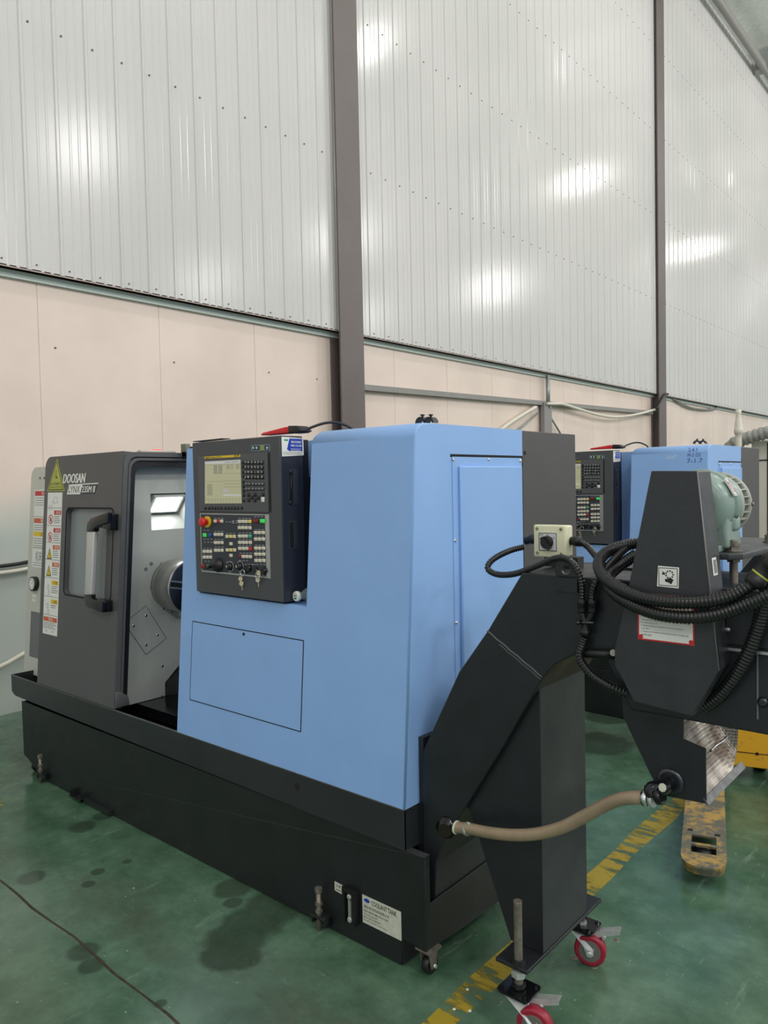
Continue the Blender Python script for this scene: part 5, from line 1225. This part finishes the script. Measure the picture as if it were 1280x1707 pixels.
conduit([A(1060, 925, 1.97), A(1030, 945, 1.92), A(1014, 962, 1.87), A(1018, 982, 1.83), A(1045, 1003, 1.79), A(1090, 1022, 1.765), A(1140, 1029, 1.760), A(1190, 1025, 1.768), A(1235, 1011, 1.775), A(1300, 985, 1.78)], .0160,
        'lower of two thick corrugated hoses wrapped across front of chain guard')
conduit([A(1300, 930, 1.80), A(1284, 970, 1.82), A(1272, 1012, 1.84), A(1262, 1050, 1.85), A(1244, 1095, 1.855), A(1222, 1132, 1.86), A(1196, 1162, 1.865), A(1170, 1180, 1.87)], .0165,
        'thick corrugated hose hanging down right of the chain guard')
g = MB(); p = A(1253, 975, 1.787); d = (A(1285, 940, 1.80)-p).normalized(); g.lathe(p, d, [(0, .0205), (.006, .023), (.020, .023), (.022, .021), (.05, .021), (.052, .024), (.08, .024)], 20)
cp = g.build('hose_coupling', M_BLACK, at=p); tag(cp, 'black hose coupling with a yellow mark at right edge beside motor plate', 'coupling')
g = MB().lathe(p+d*.026-Vector((0, 0, 0)), d, [(0, .0213), (.004, .0213)], 20, caps=False); g.build('yellow_mark', M_LIME, cp)
# braided clear hose
HS = thing('drain_hose', A(900, 1388, 1.84), 'brownish clear braided hose sagging between tank corner and chip chute', 'hose')
pts = [A(762, 1380, 1.862), A(780, 1381, 1.855), A(815, 1388, 1.845), A(855, 1392, 1.84), A(895, 1390, 1.838), A(935, 1380, 1.836), A(975, 1360, 1.835), A(1010, 1341, 1.835), A(1040, 1331, 1.835), A(1078, 1329, 1.836)]
g = MB().tube(pts, .0170, 20, step=.008); g.build('hose', M_CLEAR, HS)
g = MB(); p = A(763, 1380, 1.861); g.lathe(p-Vector((.008, 0, 0)), (1, 0, 0), [(0, .020), (.004, .021), (.006, .019)], 24); g.build('end_ring', M_OFFW, HS)
g = MB(); p = A(776, 1381, 1.857); g.lathe(p, (1, 0, 0), [(0, .0195), (.012, .0195)], 24); g.cyl(p+Vector((.006, 0, .020)), p+Vector((.02, -.01, .024)), .004, 8); g.build('hose_clamp', M_ZINC, HS)
g = MB(); p = A(1072, 1330, 1.836); dr2 = Vector((1, 0, .12)).normalized(); g.lathe(p, dr2, [(0, .0200), (.014, .0200)], 24); g.hexa(p+Vector((.006, -.008, .019)), p+Vector((.006, .008, .024)), .005); g.build('hose_clamp', M_CHROME, HS)
g = MB(); g.lathe(p+dr2*.018, dr2, [(0, .0200), (.010, .0200)], 24); g.build('hose_clamp', M_ZINC, HS)

# ================================================================== PALLET JACK
Pd = Vector((math.sin(math.radians(-17.3)), math.cos(math.radians(-17.3)), 0)); Pe = Vector((Pd.y, -Pd.x, 0))
tip = Vector((-.950, 2.905, 0))
PJ = thing('pallet_jack', tip+Pd*1.2+Pe*.26, 'worn yellow pallet jack with one fork pointing at the camera', 'pallet jack')
def fork_(off, vis):
    c = tip+Pe*off; g = MB()
    hw_ = .083
    def P(l, w, z): return c+Pd*l+Pe*w+Vector((0, 0, z))
    tipc = [(.0+.055*(1-math.cos(t)), hw_*0+(hw_)*math.sin(t)*1.0) for t in []]
    out_ = [(1.2, -hw_), (.09, -hw_), (.045, -hw_*.93), (.018, -hw_*.72), (.003, -hw_*.4), (0, 0), (.003, hw_*.4), (.018, hw_*.72), (.045, hw_*.93), (.09, hw_), (1.2, hw_)]
    s0, s1, m0_, m1_ = .118, .185, .205, .275
    # deck in bands so that the two slots are open
    w_ = .047; z = .078
    def slab(loop): g.prism([P(l, w, z) for l, w in loop], (0, 0, .008))
    slab([(s0, -hw_), (.09, -hw_), (.045, -hw_*.93), (.018, -hw_*.72), (.003, -hw_*.4), (0, 0), (.003, hw_*.4), (.018, hw_*.72), (.045, hw_*.93), (.09, hw_), (s0, hw_)])
    for l0, l1 in ((s0, s1), (m0_, m1_)):
        slab([(l0, -hw_), (l1, -hw_), (l1, -w_), (l0, -w_)]); slab([(l0, w_), (l1, w_), (l1, hw_), (l0, hw_)])
    slab([(s1, -hw_), (m0_, -hw_), (m0_, hw_), (s1, hw_)]); slab([(m1_, -hw_), (1.2, -hw_), (1.2, hw_), (m1_, hw_)])
    for i in range(len(out_)-1):
        (l0, w0), (l1, w1) = out_[i], out_[i+1]; g.add([P(l0, w0, .082), P(l1, w1, .082), P(l1+.012, w1*.94, .048), P(l0+.012, w0*.94, .048)], [(0, 1, 2, 3)])
    f_ = g.build('fork', M_JACKF, PJ)
    g = MB(); 
    for l in (.150, .240): g.prism([P(l-.012, -.045, .03), P(l+.012, -.045, .03), P(l+.012, .045, .03), P(l-.012, .045, .03)], (0, 0, .03))
    g.build('roller_bracket', M_TANK, f_)
    g = MB(); g.cyl(P(.195, -.03, .036), P(.195, .03, .036), .035, 20); g.build('load_roller', M_BLACK, f_)
    g = MB()
    for l, w in ((.315, -.055), (.30, .05)): g.prism([P(l-.010, w-.012, .0862), P(l+.010, w-.008, .0862), P(l+.010, w+.012, .0862), P(l-.010, w+.010, .0862)], (0, 0, .0006))
    g.build('notch', M_GAP, f_)
fork_(0, True); fork_(.42, False)
b0_ = tip+Pd*1.2+Pe*.11
g = MB(); g.prism([b0_+Vector((0, 0, .07)), b0_+Pe*.50+Vector((0, 0, .07)), b0_+Pe*.50+Vector((0, 0, .33)), b0_+Vector((0, 0, .33))], Pd*.12); bd = g.build('body', M_JACKY, PJ, bevel=.004)
g = MB(); q0 = b0_-Pd*.001; g.prism([q0+Pe*.0+Vector((0, 0, .143)), q0+Pe*.5+Vector((0, 0, .143)), q0+Pe*.5+Vector((0, 0, .147)), q0+Vector((0, 0, .147))], -Pd*.001); g.build('seam', M_GAP, bd)
g = MB(); g.cyl(q0+Pe*.13+Vector((0, 0, .145)), q0+Pe*.13+Vector((0, 0, .145))-Pd*.003, .008, 12); g.build('hole', M_GAP, bd)
g = MB(); c = b0_+Pd*.2+Pe*.15; g.cyl(c-Pe*.03+Vector((0, 0, .09)), c+Pe*.03+Vector((0, 0, .09)), .09, 24); g.build('steer_wheel', M_BLACK, PJ)
g = MB(); g.prism([b0_-Pe*.21+Vector((0, 0, .08)), b0_+Vector((0, 0, .08)), b0_+Vector((0, 0, .30)), b0_-Pe*.10+Vector((0, 0, .30))], Pd*.03); g.build('heel_plate', M_TANK, PJ)

# ================================================================== FLOOR LINES
g = MB(); N = 70; ya_, yb_ = -3.0, 12.0
for i in range(N):
    y0_, y1_ = ya_+(yb_-ya_)*i/N, ya_+(yb_-ya_)*(i+1)/N
    def ex(y, s): return .006*math.sin(y*9+s)+.004*math.sin(y*23+s*2)
    g.add([(-1.345+ex(y0_, 0), y0_, .0008), (-1.255+ex(y0_, 2), y0_, .0008), (-1.255+ex(y1_, 2), y1_, .0008), (-1.345+ex(y1_, 0), y1_, .0008)], [(0, 1, 2, 3)])
o = g.build('floor_line', M_LINE, fixn=False); tag(o, 'worn yellow stripe on green floor running under the conveyor leg', 'floor marking')
a = atZ(0, 1340, 0); b = atZ(110, 1305, 0); c_ = (b-a).normalized(); nn_ = Vector((-c_.y, c_.x, 0))*.035
g = MB(); a2 = a-c_*.8; g.add([a2-nn_+Vector((0, 0, .0008)), b-nn_+Vector((0, 0, .0008)), b+nn_+Vector((0, 0, .0008)), a2+nn_+Vector((0, 0, .0008))], [(0, 1, 2, 3)])
o = g.build('floor_line', M_LINE2, fixn=False); tag(o, 'faint yellow remnant of a stripe at left end of black tank', 'floor marking')
for x, y in ((947, 1567), (990, 1613), (957, 1595)):
    p = atZ(x, y, 0); g = MB(); g.lathe(p, (0, 0, 1), [(0, .012), (.0012, .011)], 10); g.lathe(p, (0, 0, 1), [(0, .005), (.004, .004)], 6)
    pass
for i, (x, y) in enumerate(((1028, 1567), (990, 1611), (957, 1596))):
    p = atZ(x, y, 0); g = MB(); g.lathe(p, (0, 0, 1), [(0, .012), (.0012, .011)], 10, smooth=False); g.lathe(p+Vector((0, 0, .001)), (0, 0, 1), [(0, .005), (.003, .004)], 6)
    o = g.build('anchor_bolt', M_RUST, at=p); tag(o, ('cut anchor bolt stub in floor, right of the rear red caster', 'cut anchor bolt stub in floor, just below the rear red caster', 'rusty anchor bolt stub in floor, left of the rear red caster')[i], 'bolt', 'anchor bolt stubs in the floor')
# white chips on the floor
for i, (x, y) in enumerate(((779, 1650), (757, 1683), (783, 1686))):
    p = atZ(x, y, 0); g = MB(); g.lathe(p+Vector((0, 0, .0009)), (0, 0, 1), [(0, .005), (.0015, .0045)], 10); o = g.build('paint_chip', M_WHITE, at=p)
    tag(o, ('small white chip on the yellow line, nearest the tank', 'small white chip on the yellow line, leftmost of the lower pair', 'small white chip beside the yellow line, rightmost of the lower pair')[i], 'chip', 'white chips on the floor')

# ================================================================== SECOND MACHINE
OFF = (0, 2.86, 0)
L2 = copy_tree(L, None, OFF, skip=('door', 'left_cover', 'lamp_lens', 'red_lamp', 'switch_dog', 'switch_arm', 'chuck', 'coolant_block')); L2['label'] = 'blue lathe farther back with pen marks on its blue front'
T2 = copy_tree(T, None, OFF); T2['label'] = 'black coolant tank under the farther lathe behind conveyor leg'
C2 = copy_tree(C, None, OFF); C2['label'] = 'black chip conveyor of the farther lathe, partly seen at right edge'
K3 = copy_tree(K1, None, OFF); K3['label'] = 'key ring dangling from left key switch of the farther panel'
K4 = copy_tree(K2, None, OFF); K4['label'] = 'keys hanging from right key switch of the farther panel'
PF2 = Plane(PF.o+Vector(OFF), PF.u, PF.v, PF.n)
ORG[L2.name] = Vector(L2.location)
g = MB()
for (s_, x0, x1, y0, y1) in (('2.4.1', 1147, 1162, 753, 747), ('M-S DS', 1146, 1168, 762, 756), ('7-1.7', 1145, 1171, 772, 765)):
    a0_, b0_ = PF2.hit(x0, y0); a1_, b1_ = PF2.hit(x1, y1); text(g, PF2, s_, a0_, a1_, b0_, b1_+.004, .001)
g.build('pen_marks', M_ABS, L2)
g = MB(); a0_, b0_ = PF2.hit(1111, 766); a1_, b1_ = PF2.hit(1128, 759); text(g, PF2, 'CHT', a0_, a1_, b0_, b1_, .001, shear=.2); g.build('marker_lettering', M_CHALK, L2)
